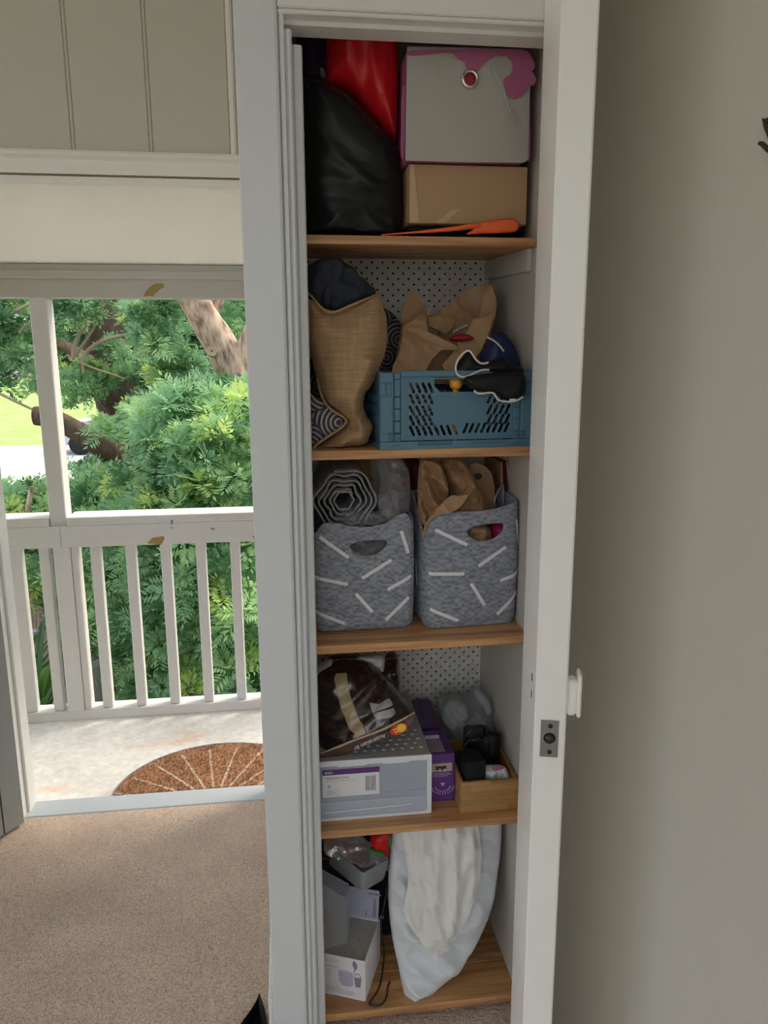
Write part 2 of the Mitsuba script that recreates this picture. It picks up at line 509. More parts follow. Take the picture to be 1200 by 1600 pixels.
# wall over the outer door: boards with beaded joints
yw = 2.46
key = add('wall_front', ext(Polygon([(-3.2, 0), (-1.03, 0), (-1.03, 2.12), (-0.07, 2.12), (-0.07, 2.62), (-3.2, 2.62)]), yw + 0.012, 2.54), 'm_panel', False, **S)
xs = [-1.480, -1.255, -1.030, -0.8115, -0.5975, -0.3765, -0.142]
for a, b in zip(xs[:-1], xs[1:]):
    prof = Polygon([(a + 0.0007, 0.0), (a + 0.0075, -0.0125), (b - 0.0075, -0.0125), (b - 0.0007, 0.0)])
    m = trimesh.creation.extrude_polygon(prof, 0.50, engine='earcut')
    add('wall_front__board', mv(m, 0, yw + 0.0125, 2.115), 'm_panel', False)
    if b > -0.9 and b < -0.2:
        add('wall_front__bead', tube([(b, yw + 0.0045, 2.115), (b, yw + 0.0045, 2.615)], 0.0045, 10), 'm_panel')
add('wall_front__cover_strip', box(-0.145, -0.128, yw - 0.012, yw + 0.012, 2.115, 2.62, 0.005), 'm_cream')
# head of the outer door
hd = [(0.0, 2.120), (-0.030, 2.124), (-0.036, 2.117), (-0.036, 2.108), (-0.020, 2.100), (-0.020, 2.062), (-0.034, 2.058), (-0.034, 2.050), (-0.024, 2.044), (-0.024, 2.030), (0.08, 2.030), (0.08, 2.120)]
m = trimesh.creation.extrude_polygon(Polygon(hd), 0.99, engine='earcut')
v = np.array(m.vertices)
m.vertices = np.stack([-1.06 + v[:, 2], yw + v[:, 0], v[:, 1]], 1)
add('trim_1', tm(m.vertices, m.faces), 'm_cream', False, **S)
add('trim_1__stained_strip', box(-1.06, -0.072, yw - 0.0355, yw - 0.0335, 2.0515, 2.0575, 0.0005), 'm_stain', False)
add('trim_2', cat(box(-1.03, -0.935, 2.43, 2.545, -0.03, 2.035, 0.003), box(-0.935, -0.925, 2.475, 2.545, -0.03, 2.035, 0.002)), 'm_white', False, **S)
add('door_sill', box(-0.99, -0.072, 2.442, 2.545, -0.04, 0.0, 0.006), 'm_sill', False, **S)
# the outer door, swung into the room
dk = thing('door_2', None, None, **S)
dd = np.array([-0.054, -0.078, 0.0]) / np.linalg.norm([0.054, 0.078])
dn = np.array([dd[1], -dd[0], 0.0])
dn = -dn if dn[0] > 0 else dn
leaf = cat(box(0, 0.82, 0, 0.042, 0.012, 2.02, 0.002))
o = np.array([-0.917, 2.398, 0.0])
add('door_2__leaf', frame(leaf, o, dd, dn, [0, 0, 1]) if np.linalg.det(np.array([dd, dn, [0, 0, 1]])) > 0 else frame(box(0, 0.82, -0.042, 0, 0.012, 2.02, 0.002), o, dd, -dn, [0, 0, 1]), 'm_leafdoor', False)
dq = -dn if np.linalg.det(np.array([dd, dn, [0, 0, 1]])) < 0 else dn
sgn = 1 if np.allclose(dq, dn) else -1
for a, b, z0, z1 in ((0.11, 0.36, 0.25, 0.95), (0.46, 0.71, 0.25, 0.95), (0.11, 0.71, 1.1, 1.85)):
    y0 = -0.006 if sgn > 0 else 0.0
    add('door_2__panel', frame(box(a, b, y0, y0 + 0.006, z0, z1, 0.002), o, dd, dq, [0, 0, 1]), 'm_leafdoor', False)
add('door_2__edge_strip', frame(box(0.073, 0.077, -0.0015 if sgn > 0 else 0.0, 0.0 if sgn > 0 else 0.0015, 0.012, 2.02, 0.0004), o, dd, dq, [0, 0, 1]), 'm_latchdark', False)

# ------------------------------------------------------------------ cupboard shell
add('wall_cupboard_outer', box(-0.07, -0.055, 1.422, 2.54, 0.0, 2.62), 'm_white', False, **S)
add('baseboard_cupboard', cat(box(-0.081, -0.070, 1.405, 2.44, 0.0, 0.17, 0.003)), 'm_white', False, **S)
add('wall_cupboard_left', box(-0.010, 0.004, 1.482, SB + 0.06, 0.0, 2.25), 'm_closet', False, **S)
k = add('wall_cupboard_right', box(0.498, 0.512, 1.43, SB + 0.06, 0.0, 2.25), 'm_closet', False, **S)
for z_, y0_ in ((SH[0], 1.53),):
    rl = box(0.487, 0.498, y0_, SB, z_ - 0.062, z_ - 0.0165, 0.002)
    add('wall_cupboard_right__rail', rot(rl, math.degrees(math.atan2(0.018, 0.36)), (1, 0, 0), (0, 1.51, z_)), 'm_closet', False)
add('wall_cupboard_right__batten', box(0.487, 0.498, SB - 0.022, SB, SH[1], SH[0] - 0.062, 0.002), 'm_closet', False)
add('wall_cupboard_back', box(-0.01, 0.512, SB + 0.060, SB + 0.08, 0.0, 2.25), 'm_dark', False, **S)  # near-black sheet, standing in for the shade behind the peg holes
add('ceiling_cupboard', box(-0.01, 0.512, 1.482, SB + 0.08, 2.25, 2.27), 'm_closet', False, **S)
# casing: left stile, head, and the stepped stop mouldings
prof = [(-0.070, 1.402), (-0.068, 1.400), (-0.003, 1.400), (0.001, 1.402), (0.0025, 1.407), (0.0025, 1.43), (-0.070, 1.43)]
def upright(prof, z0, z1):
    return mv(trimesh.creation.extrude_polygon(Polygon(prof), z1 - z0, engine='earcut'), 0, 0, z0)
add('trim_3', upright(prof, 0.0, 2.62), 'm_casing', False, **S)
add('trim_4', upright([(0.003, 1.412), (0.006, 1.407), (0.012, 1.407), (0.013, 1.412), (0.013, 1.482), (0.003, 1.482)], 0.0, 2.095), 'm_casing', False, **S)
add('trim_4__step', upright([(0.013, 1.417), (0.018, 1.413), (0.0225, 1.413), (0.0245, 1.416), (0.026, 1.424), (0.026, 1.482), (0.013, 1.482)], 0.0, 2.075), 'm_casing', False)
add('trim_4__stop', upright([(0.026, 1.440), (0.029, 1.436), (0.041, 1.438), (0.0435, 1.444), (0.0435, 1.476), (0.026, 1.482)], 0.0, 2.060), 'm_casing', False)
add('trim_5', cat(box(0.0028, 0.56, 1.400, 1.43, 2.103, 2.62, 0.002), box(0.0028, 0.475, 1.404, 1.43, 2.095, 2.1025, 0.002)), 'm_white', False, **S)
add('trim_6', box(0.0028, 0.498, 1.43, 1.482, 2.088, 2.13, 0.002), 'm_white', False, **S)
add('trim_7', upright([(0.475, 1.42), (0.545, 1.42), (0.545, 1.402), (0.543, 1.40), (0.477, 1.40), (0.475, 1.402)], 0.0, 2.103), 'm_white', False, **S)
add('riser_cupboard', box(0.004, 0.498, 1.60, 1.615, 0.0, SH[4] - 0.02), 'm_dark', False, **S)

# pegboard: every hole is a hole
rows, out = [], []
zz, r_ = 0.06, 0.0029
dz = 0.0127
oct_ = [(math.cos(a) * r_, math.sin(a) * r_) for a in np.arange(8) * math.pi / 4 + math.pi / 8]
for i in range(173):
    z0 = zz + i * dz
    vis = any(a < z0 < b for a, b in ((0.56, 0.95), (1.38, 1.80)))
    holes = []
    if vis:
        for x in np.arange(0.020 + (i % 2) * 0.0127, 0.49, 0.0254):
            holes.append([(x + a, z0 + dz / 2 + b) for a, b in oct_])
    rows.append(ext(Polygon([(0.0045, z0), (0.4975, z0), (0.4975, z0 + dz), (0.0045, z0 + dz)], holes), SB, SB + 0.0045))
add('pegboard', cat(*rows), 'm_peg', False, label='white pegboard with rows of small round holes at the back of the cupboard', category='pegboard')

# shelves
sl = ['wooden shelf board under the grey and brown boxes, highest in the cupboard', 'wooden shelf board under the blue crate and the burlap bag', 'wooden shelf board under the two grey felt baskets',
      'wooden shelf board under the stackable drawer and the wooden tray', 'wooden base board under the big white sack, just above the carpet']
for i, z in enumerate(SH):
    x0, x1 = 0.0045, 0.4975
    if i == 0:
        b = rot(box(x0, x1, 1.51, SB - 0.001, z - 0.0165, z, 0.0015), math.degrees(math.atan2(0.018, 0.36)), (1, 0, 0), (0, 1.51, z))
    elif i == 4:
        b = cat(box(x0, x1, SF - 0.006, 1.578, z - 0.0185, z, 0.0015), box(x0, x1, 1.580, 1.69, z - 0.0185, z, 0.0015), box(x0, x1, 1.692, SB - 0.001, z - 0.0185, z, 0.0015))
    else:
        b = box(x0, x1, SF, SB - 0.001, z - 0.0185, z, 0.0015)
    add('shelf', b, 'm_wood', False, label=sl[i], category='shelf', group='cupboard shelves')

# cupboard door, swung open towards the viewer
hx, hy = 0.4605, 1.398
ex, ey = 0.347, 0.990
dl = math.hypot(ex - hx, ey - hy)
ax = np.array([ex - hx, ey - hy, 0]) / dl                      # along the door from the hinge
an = np.array([-ax[1], ax[0], 0])                              # out of its outer face (to the right)
thing('door_1', None, None, **S)
def D(m):
    return frame(m, (hx, hy, 0), ax, an, [0, 0, 1])
add('door_1__leaf', D(box(0, dl, 0.0, 0.046, 0.012, 2.45, 0.0025)), 'm_door', False)
lz, lw = 0.978, 0.046
plate = Polygon([(0.0105, lz - 0.0285), (0.0350, lz - 0.0285), (0.0350, lz + 0.0285), (0.0105, lz + 0.0285)]).buffer(0.0008)
def E(m):                                                       # local x across the edge, y out of the edge
    return frame(m, (hx + ax[0] * dl, hy + ax[1] * dl, 0), an, ax, [0, 0, 1])
ringp = plate.difference(Point(0.023, lz + 0.001).buffer(0.0088))
def exte(p, t0, t1):
    m = trimesh.creation.extrude_polygon(p, t1 - t0, engine='earcut') if isinstance(p, Polygon) else None
    v = np.array(m.vertices)
    m.vertices = np.stack([v[:, 0], t0 + v[:, 2], v[:, 1]], 1)
    m.faces = m.faces[:, ::-1]
    return m
add('door_1__latch_plate', E(exte(ringp, 0.0, 0.0014)), 'm_latch', False)
knobm = rot(lathe([(0, 0.0050), (0.004, 0.0042), (0.0068, 0.0018), (0.0076, 0.0002), (0.0076, -0.001)], 24), -90, (1, 0, 0))
add('door_1__latch_plate__bolt', E(mv(knobm, 0.023, 0.0, lz - 0.0005)), 'm_latchdark')
add('door_1__latch_plate__well', E(exte(Point(0.023, lz + 0.001).buffer(0.0088), 0.0002, 0.0005)), 'm_dark', False)
for dz_ in (0.0205, -0.021):
    sc = rot(lathe([(0, 0.0003), (0.0012, 0.0004), (0.0016, 0.0014), (0.0032, 0.0012), (0.0036, 0.0)], 18), -90, (1, 0, 0))
    add('door_1__latch_plate__screw', E(mv(sc, 0.0235, 0.0014, lz + dz_)), 'm_latchdark')
for z in (1.036, 1.007):
    hole = rot(lathe([(0, 0.0006), (0.003, 0.0008), (0.0045, 0)], 14), 90, (1, 0, 0))
    hole.vertices = hole.vertices * [1, 1, 1.6]
    add('door_1__screw_hole', D(mv(hole, dl - 0.085, 0.0, z)), 'm_dark')
kz = 1.043
kn = cat(box(dl - 0.030, dl - 0.006, 0.046, 0.061, kz - 0.031, kz + 0.025, 0.004))
add('door_1__knob', D(kn), 'm_door', 30)
add('door_1__knob__end_plate', D(box(dl - 0.034, dl - 0.002, 0.061, 0.0665, kz - 0.032, kz + 0.035, 0.003)), 'm_door', 30)

# bronze hook at the edge of the right wall
def onwall(pts):                                                # (pixel, distance off the wall) -> a point near the right wall
    res = []
    for px, py, off in pts:
        d = FW + (px - 600) / FOCAL * RT - (py - 800) / FOCAL * UP
        res.append(EYE + d * ((0.545 - off) / d[0]))
    return np.array(res)
hk = thing('wall_hook', 'dark bronze ornamental hook on the beige wall at the right edge', 'hook')
add('wall_hook__arm', tube(onwall([(1187, 224, 0.012), (1192, 226, 0.012), (1198, 232, 0.011), (1208, 236, 0.010), (1222, 232, 0.006)]), [0.0022, 0.0027, 0.0028, 0.003, 0.003], 10, 20), 'm_bronze')
add('wall_hook__plate', tube(onwall([(1193, 187, 0.004), (1198, 195, 0.004), (1202, 206, 0.004), (1212, 222, 0.004), (1222, 240, 0.003)]), [0.0016, 0.0038, 0.0035, 0.005, 0.006], 10, 20), 'm_bronze')
add('wall_hook__plate', tube(onwall([(1192, 186, 0.004), (1200, 188, 0.004), (1212, 182, 0.004), (1222, 190, 0.004)]), [0.0012, 0.003, 0.004, 0.004], 10, 20), 'm_bronze')

# pointed black shoe on the carpet
sh = thing('shoe', 'black shoe with a long pointed toe on the carpet beside the cupboard', 'shoe')
def shoe_tip(scale, z0, z1):
    out = [(-0.107, 1.556), (-0.094, 1.515), (-0.082, 1.470), (-0.078, 1.42), (-0.080, 1.35), (-0.10, 1.30), (-0.15, 1.29), (-0.175, 1.34), (-0.176, 1.41), (-0.150, 1.470), (-0.121, 1.520)]
    c = np.array([-0.118, 1.43])
    return (np.array(out) - c) * scale + c
layers = [(1.0, 0.0), (1.03, 0.008), (1.0, 0.022), (0.93, 0.042), (0.84, 0.055), (0.76, 0.056), (0.72, 0.046), (0.74, 0.018)]
V, Fc = [], []
for s, z in layers:
    for x, y in shoe_tip(s, 0, 0):
        V.append((x + 0.000 - 0.006 * (y < 1.5), y, z + 0.012 * max(0, (y - 1.48) / 0.07)))
n = 11
for L in range(len(layers) - 1):
    for k in range(n):
        a, b = L * n + k, L * n + (k + 1) % n
        Fc += [(a, b + n, b), (a, a + n, b + n)]
c0 = len(V)
V += [(-0.128, 1.43, 0.0), (-0.128, 1.43, 0.018)]
for k in range(n):
    Fc += [(k, (k + 1) % n, c0), ((len(layers) - 1) * n + (k + 1) % n, (len(layers) - 1) * n + k, c0 + 1)]
sm = tm(V, Fc)
sm.fix_normals()
add('shoe__upper', sm, 'm_black', 50)
add('shoe__lining', pillow(spoly([(-0.162, 0.0), (-0.102, 0.0), (-0.112, 0.06), (-0.14, 0.05)], 2), 0, 0.004, amp=0.002, step=0.004, edge=0.01).apply_transform(trimesh.transformations.rotation_matrix(math.radians(-90), (1, 0, 0))).apply_translation([0, 1.40, 0.030]), 'm_blacksack')

# ------------------------------------------------------------------ balcony
YR = 3.22
add('balcony_floor', box(-3.2, 1.6, 2.54, 3.34, -0.22, -0.03, 0.004), 'm_concrete', False, **S)
# ceiling and beam
cm = box(-3.2, 1.6, 0, 0.80, 0, 0.02, 0.001)
cm = rot(cm, math.degrees(math.atan2(-0.165, 0.70)), (1, 0, 0))
add('balcony_ceiling', mv(cm, 0, 2.535, 2.065), 'm_cream', False, **S)
bk = add('balcony_beam', cat(box(-3.2, 1.6, YR, YR + 0.09, 1.772, 1.90, 0.003), box(-3.2, 1.6, YR - 0.012, YR, 1.845, 1.875, 0.003)), 'm_beam_shaded', False, **S)
def patch(key, px, y, t=0.0008, m_='m_chip'):
    add(key, ext(XZ(px, y), y - t, y + 0.0002), m_, False)
patch('balcony_beam__bare_patch', [(225, 463), (228, 455), (233, 450), (240, 444), (247, 443), (258, 444), (254, 447), (257, 449), (250, 452), (246, 456), (241, 459), (240, 463)], YR)
pk = add('balcony_post', box(-1.000, -0.932, YR, YR + 0.085, -0.028, 1.775, 0.004), 'm_rail', False, **S)
r = thing('balcony_railing', 'off-white timber balcony railing with square balusters in front of the shrubs', 'railing')
for a, b in ((-3.0, -0.9605), (-0.9595, 1.4)):
    add(r + '__top_rail', box(a, b, YR - 0.010, YR - 0.0005, 0.757, 0.850, 0.002), 'm_rail', False)
for a, b in ((-3.0, -1.0015), (-0.9305, 1.4)):
    add(r + '__top_rail', cat(box(a, b, YR + 0.0, YR + 0.045, 0.757, 0.862, 0.002), box(a, b, YR - 0.010, YR + 0.0, 0.8505, 0.862, 0.001), box(a, b, YR - 0.012, YR + 0.125, 0.862, 0.886, 0.003)), 'm_rail', False)
add('balcony_post__batten', box(-0.9315, -0.905, YR + 0.010, YR + 0.085, -0.028, 0.755, 0.005), 'm_rail', False)
add(r + '__bottom_rail', box(-3.0, 1.4, YR - 0.004, YR + 0.085, -0.030, 0.014, 0.003), 'm_rail', False)
for x in (-1.165, -1.040, -0.832, -0.687, -0.541, -0.393, -0.247, -0.100, 0.047, 0.194):
    w_ = 0.034 if x < -1.1 else 0.021
    add(r + '__baluster', box(x - w_, x + w_, YR + 0.012, YR + 0.055, 0.014, 0.757, 0.003), 'm_rail', False)
patch(r + '__bare_patch', [(230, 849), (238, 840), (256, 838), (257, 842), (252, 851)], YR - 0.0102)
patch(r + '__bare_patch', [(394, 838), (402, 836), (404, 846), (400, 846)], YR - 0.0102)
for px in ([(266, 813), (271, 812), (270, 819), (267, 820)], [(266, 824), (270, 823), (269, 827)], [(329, 825), (336, 825), (335, 828), (330, 828)]):
    patch(r + '__chip', px, YR - 0.0102, m_='m_print')

# half-round coir mat
mc = [(-0.30 + 0.375 * math.cos(a), 2.556 + 0.375 * math.sin(a) * 0.92) for a in np.linspace(0, math.pi, 60)]
mm = trimesh.creation.extrude_polygon(Polygon(mc), 0.015, engine='earcut')
pp, tri, dd_, nb = region(Polygon(mc), 0.008)
top = np.stack([pp[:, 0], pp[:, 1], -0.030 + 0.016 * np.clip(dd_ / 0.008, 0, 1) + 0.005 * (rng.random(len(pp)) - 0.3) * (dd_ > 0)], 1)
bot = top.copy()
bot[:, 2] = -0.030
mat_m = tm(np.vstack([top, bot]), np.vstack([tri, tri[:, ::-1] + len(pp)]))
mat_m.merge_vertices()
mk = add('doormat', mat_m, 'm_coir', 40, label='half-round brown coir doormat with pale fan lines outside the door', category='doormat')
edge = np.array(mc)
add('doormat__edge', tube(np.column_stack([edge, np.full(len(edge), -0.022)]), 0.006, 6), 'm_print')
# ------------------------------------------------------------------ garden
GZ = -1.25
add('garden_ground', box(-40, 30, 3.34, 26, GZ - 0.3, GZ, 0.01), 'm_soil', False, **S)
add('lawn', cat(box(-60, 60, 26.0, 120, GZ - 0.3, GZ + 0.02, 0.01)), 'm_lawn', False, **S)
add('driveway', box(-30, -2.2, 11.0, 26.0, GZ, GZ + 0.03, 0.01), 'm_drive', False, **S)


def sprig(seed, n=10, L=0.155, pairs=5, lw=0.0165, ll=0.058):
    """A whorl of pinnate leaves round the origin, facing +z."""
    g = np.random.default_rng(seed)
    V, F = [], []
    for k in range(n):
        az = 2.399 * k + g.uniform(-0.3, 0.3)
        el = math.radians(78 - 78 * (k / (n - 1)) ** 0.8 + g.uniform(-10, 10))
        l = L * g.uniform(0.75, 1.1) * (0.7 + 0.3 * k / n)
        hdir = np.array([math.cos(az), math.sin(az), 0])
        side = np.array([-math.sin(az), math.cos(az), 0])
        droop = g.uniform(0.3, 0.8)

        def pt(t):
            e = el - droop * t
            return hdir * l * t * math.cos(el - 0.5 * droop * t) + np.array([0, 0, 1.0]) * l * t * math.sin(el - 0.5 * droop * t), hdir * math.cos(e) + np.array([0, 0, 1.0]) * math.sin(e)
        for j in range(pairs + 1):
            t = 0.28 + 0.72 * j / pairs
            p, d = pt(t)
            for s in ((-1, 1) if j < pairs else (0,)):
                q = d * (0.62 if s else 1.0) + side * s * 0.8 + np.array([0, 0, g.uniform(-0.12, 0.2)])
                q /= np.linalg.norm(q)
                m = ll * (0.75 + 0.5 * math.sin(math.pi * min(1, 0.25 + 0.7 * t))) * g.uniform(0.85, 1.1)
                nrm = np.cross(q, side if s == 0 else d)
                w = np.cross(q, nrm)
                w /= np.linalg.norm(w) + 1e-9
                nrm = np.cross(w, q)
                b = len(V)
                V += [p, p + q * m * 0.45 + w * lw * 0.5 - nrm * 0.003, p + q * m, p + q * m * 0.45 - w * lw * 0.5 - nrm * 0.003]
                F += [(b, b + 1, b + 2), (b, b + 2, b + 3)]
    return np.array(V), np.array(F)


SPR = [sprig(s) for s in range(5)] + [sprig(50 + s, 8, 0.15, 4) for s in range(3)]
BARE = [sprig(80 + s, 6, 0.10, 3, 0.016, 0.045) for s in range(3)]


def turn(to, g):
    z = to / np.linalg.norm(to)
    x = np.cross(z, g.normal(size=3))
    x /= np.linalg.norm(x)
    return np.stack([x, np.cross(z, x), z], 1)


def foliage(owner, spots, mats, scale=1.0, single=0, seed=0, kinds=None, up=0.8, toward=0.5, weights=None):
    """Leaf whorls at the spots; the nearest to the viewer are parts of their own, the rest one part."""
    g = np.random.default_rng(seed)
    kinds = kinds or SPR
    bulk = {m: ([], [], 0) for m in mats}
    spots = sorted(spots, key=lambda s: np.linalg.norm(np.array(s) - EYE))
    for i, s in enumerate(spots):
        v, f = kinds[g.integers(len(kinds))]
        to = np.array([0, -toward, up]) + g.normal(size=3) * 0.45
        A = turn(to, g) * (scale * g.uniform(0.75, 1.2))
        m = mats[g.choice(len(mats), p=weights)]
        p = v @ A.T + np.array(s)
        if i < single:
            add(owner + '__leaf_whorl', tm(p, f), m, False)
        else:
            a, b, n = bulk[m]
            a.append(p)
            b.append(f + n)
            bulk[m] = (a, b, n + len(p))
    for m, (a, b, n) in bulk.items():
        if a:
            add(owner + '__foliage', tm(np.vstack(a), np.vstack(b)), m, False, kind='stuff')


def blob(c, r, n, g, shell=0.55):
    """Spots in the outer shell of an ellipsoid, mostly on the side to the viewer."""
    out = []
    while len(out) < n:
        d = g.normal(size=3)
        d /= np.linalg.norm(d)
        if d[1] > 0.35 or d[2] < -0.75:
            continue
        out.append(np.array(c) + d * np.array(r) * (shell + (1 - shell) * g.random() ** 0.5))
    return out


def bark_limb(pts, r, seed, n=40, sides=16, amp=0.10):
    m = tube(pts, r, sides, n)
    v = np.array(m.vertices)
    c = m.vertex_normals
    w = meshkit.fbm(v * np.array([28, 28, 5.0]) + seed, 3, seed) - 0.5
    m.vertices = v + c * w[:, None] * amp * np.mean(r)
    return m


def Y(px, py, y):
    return W(px, py, y)


g = np.random.default_rng(3)
# the pepper tree on the right with two limbs
t1 = thing('tree', 'pepper tree with thick furrowed pinkish-brown trunk forking at the right of the balcony view', 'tree')
yt = 5.6
trunk = [Y(384, 760, yt), Y(384, 680, yt), Y(374, 610, yt), Y(356, 560, yt), Y(333, 520, yt), Y(312, 485, yt - 0.05), Y(292, 452, yt - 0.1), Y(270, 420, yt - 0.2), Y(240, 380, yt - 0.3)]
k = add(t1 + '__trunk', bark_limb(trunk, np.array([0.17, 0.155, 0.135, 0.125, 0.115, 0.10, 0.10, 0.095, 0.09]), 3, 60, 20), 'm_bark')
add(t1 + '__limb', bark_limb([Y(372, 595, yt), Y(384, 550, yt - 0.02), Y(398, 510, yt - 0.05), Y(420, 450, yt - 0.1)], np.array([0.085, 0.075, 0.065, 0.06]), 5, 30), 'm_bark')
add(t1 + '__limb', bark_limb([Y(322, 512, yt), Y(332, 490, yt + 0.03), Y(341, 470, yt + 0.05), Y(352, 430, yt + 0.1)], np.array([0.05, 0.045, 0.042, 0.04]), 6, 24), 'm_bark')
for px, py, rr in ((331, 549, 0.036), (373, 587, 0.024)):
    c = Y(px, py, yt - (0.120 if rr > 0.03 else 0.165))
    ring = lathe([(0, -0.03), (rr * 1.1, -0.03), (rr * 1.12, 0.0), (rr * 0.95, 0.012), (rr * 0.8, 0.008), (rr * 0.25, 0.004), (rr * 0.22, -0.006), (0, -0.008)], 20)
    ring = rot(ring, 80, (1, 0, 0))
    v = np.array(ring.vertices)
    ring.vertices = v * (1 + 0.12 * (meshkit.noise(v * 70, 4) - 0.5)[:, None])
    add(t1 + '__trunk__knot', mv(ring, *c), 'm_twig')
sp = blob(Y(385, 490, 6.3), (0.3, 0.3, 0.35), 40, g, 0.2) + blob(Y(250, 520, 6.3), (0.22, 0.3, 0.36), 34, g, 0.2) + blob(Y(290, 590, 6.6), (0.28, 0.3, 0.22), 34, g, 0.2) + blob(Y(350, 600, 6.9), (0.3, 0.3, 0.3), 24, g, 0.2)
foliage(t1, sp, ['m_leaf_a', 'm_leaf_b', 'm_leaf_c', 'm_leaf_d'], 1.0, 60, 1, weights=[0.45, 0.2, 0.07, 0.28])
# the dark tree in the middle with long low limbs
t2 = thing('tree', 'dark-barked spreading tree with a long low limb behind the balcony post', 'tree')
y2 = 8.2
add(t2 + '__trunk', bark_limb([Y(215, 800, y2 + 0.6), Y(205, 640, y2 + 0.3), Y(178, 560, y2), Y(170, 500, y2), Y(165, 440, y2), Y(170, 380, y2)], np.array([0.40, 0.34, 0.28, 0.22, 0.20, 0.18]), 8, 50, 18), 'm_barkdark')
add(t2 + '__limb', bark_limb([Y(240, 770, y2 - 0.9), Y(205, 735, y2 - 1.4), Y(170, 705, y2 - 1.7), Y(135, 682, y2 - 1.8), Y(100, 662, y2 - 1.8), Y(75, 652, y2 - 1.8), Y(54, 650, y2 - 1.8)], np.array([0.16, 0.13, 0.10, 0.085, 0.08, 0.085, 0.075]), 9, 40), 'm_barkdark')
add(t2 + '__limb', bark_limb([Y(200, 640, y2), Y(150, 590, y2 - 0.4), Y(100, 555, y2 - 0.6), Y(40, 530, y2 - 0.5), Y(-30, 510, y2 - 0.4)], np.array([0.20, 0.15, 0.13, 0.12, 0.11]), 10, 40), 'm_barkdark')
add(t2 + '__limb', bark_limb([Y(190, 620, y2 - 0.2), Y(220, 560, y2 - 0.2), Y(240, 500, y2 - 0.1), Y(250, 430, y2)], np.array([0.16, 0.12, 0.11, 0.10]), 11, 40), 'm_barkdark')
for pts, rr in (([(128, 565), (140, 545), (170, 530), (212, 518)], 0.016), ([(115, 560), (120, 530), (140, 500), (172, 467)], 0.018), ([(118, 555), (135, 530), (150, 505), (160, 480)], 0.012), ([(128, 565), (133, 600), (136, 620)], 0.010), ([(105, 555), (128, 568), (160, 580), (195, 592)], 0.008),
                ([(20, 490), (40, 478), (60, 472)], 0.015), ([(30, 520), (45, 505), (60, 500)], 0.010), ([(0, 615), (30, 630), (62, 645)], 0.012), ([(250, 590), (265, 560), (280, 540)], 0.008), ([(240, 500), (252, 492), (262, 484)], 0.010)):
    add(t2 + '__twig', tube([Y(a, b, 6.9) for a, b in pts], [rr * 1.2] + [rr] * (len(pts) - 2) + [rr * 0.7], 7, 18), 'm_twig')
sp = blob(Y(118, 482, 6.7), (0.26, 0.3, 0.16), 34, g, 0.2) + blob(Y(20, 490, 7.2), (0.35, 0.4, 0.3), 50, g, 0.2) + blob(Y(30, 570, 7.4), (0.35, 0.4, 0.45), 45, g, 0.2) + blob(Y(120, 590, 7.2), (0.30, 0.3, 0.14), 16, g, 0.2) + blob(Y(180, 575, 7.2), (0.35, 0.3, 0.25), 14, g, 0.2) \
    + blob(Y(265, 590, 7.2), (0.3, 0.3, 0.25), 24, g, 0.2) + blob(Y(225, 490, 7.4), (0.2, 0.3, 0.25), 14, g, 0.1) + blob(Y(110, 615, 6.8), (0.16, 0.2, 0.12), 9, g, 0.2) + blob(Y(90, 500, 7.9), (0.3, 0.3, 0.3), 22, g, 0.1)
foliage(t2, sp, ['m_leaf_a', 'm_leaf_b', 'm_leaf_c', 'm_leaf_d'], 1.0, 60, 2, weights=[0.38, 0.17, 0.04, 0.41])

# the big shrub close to the railing
s1 = thing('shrub', 'large bright green shrub with whorled pinnate leaves close behind the right of the balcony railing', 'shrub')
for pts, r0 in (([(285, 1180, 5.0), (287, 1060, 5.0), (285, 960, 5.0), (300, 860, 5.0), (290, 700, 4.9)], 0.022), ([(330, 1180, 5.0), (320, 1020, 4.9), (300, 960, 4.9), (292, 930, 4.8)], 0.02), ([(260, 1180, 5.1), (252, 1000, 5.1), (230, 850, 5.0), (215, 720, 5.0)], 0.022), ([(370, 1180, 5.0), (380, 1000, 5.0), (390, 800, 4.9)], 0.02), ([(288, 1000, 4.7), (297, 965, 4.65), (312, 1000, 4.6)], 0.014)):
    add(s1 + '__stem', tube([Y(*q) for q in pts], r0, 8, 20), 'm_bark')
sp = []
for (px, py, y, rx, ry, rz, n) in ((310, 690, 5.0, 0.46, 0.5, 0.36, 130), (245, 660, 5.4, 0.22, 0.3, 0.16, 40), (180, 672, 5.7, 0.20, 0.2, 0.10, 16), (370, 720, 4.7, 0.45, 0.4, 0.40, 90), (270, 780, 4.9, 0.40, 0.45, 0.36, 90), (340, 850, 4.6, 0.50, 0.4, 0.40, 90), (200, 870, 4.9, 0.55, 0.45, 0.4, 85),
                                   (175, 765, 5.4, 0.24, 0.4, 0.16, 34), (270, 930, 4.6, 0.50, 0.4, 0.36, 85), (380, 950, 4.5, 0.40, 0.4, 0.42, 80), (200, 990, 4.7, 0.40, 0.4, 0.36, 65), (310, 1040, 4.5, 0.55, 0.4, 0.30, 85), (390, 1080, 4.5, 0.4, 0.4, 0.26, 50), (215, 1080, 4.6, 0.45, 0.4, 0.22, 50), (345, 640, 5.2, 0.40, 0.4, 0.22, 50)):
    sp += blob(Y(px, py, y + 0.25), (rx, ry, rz), int(n * 0.8), g, 0.2)
foliage(s1, sp, ['m_leaf_a', 'm_leaf_b', 'm_leaf_c', 'm_leaf_d'], 1.0, 240, 4, weights=[0.44, 0.28, 0.12, 0.16])
s2 = thing('shrub', 'yellow-green shrub at the left behind the balcony post and its balusters', 'shrub')
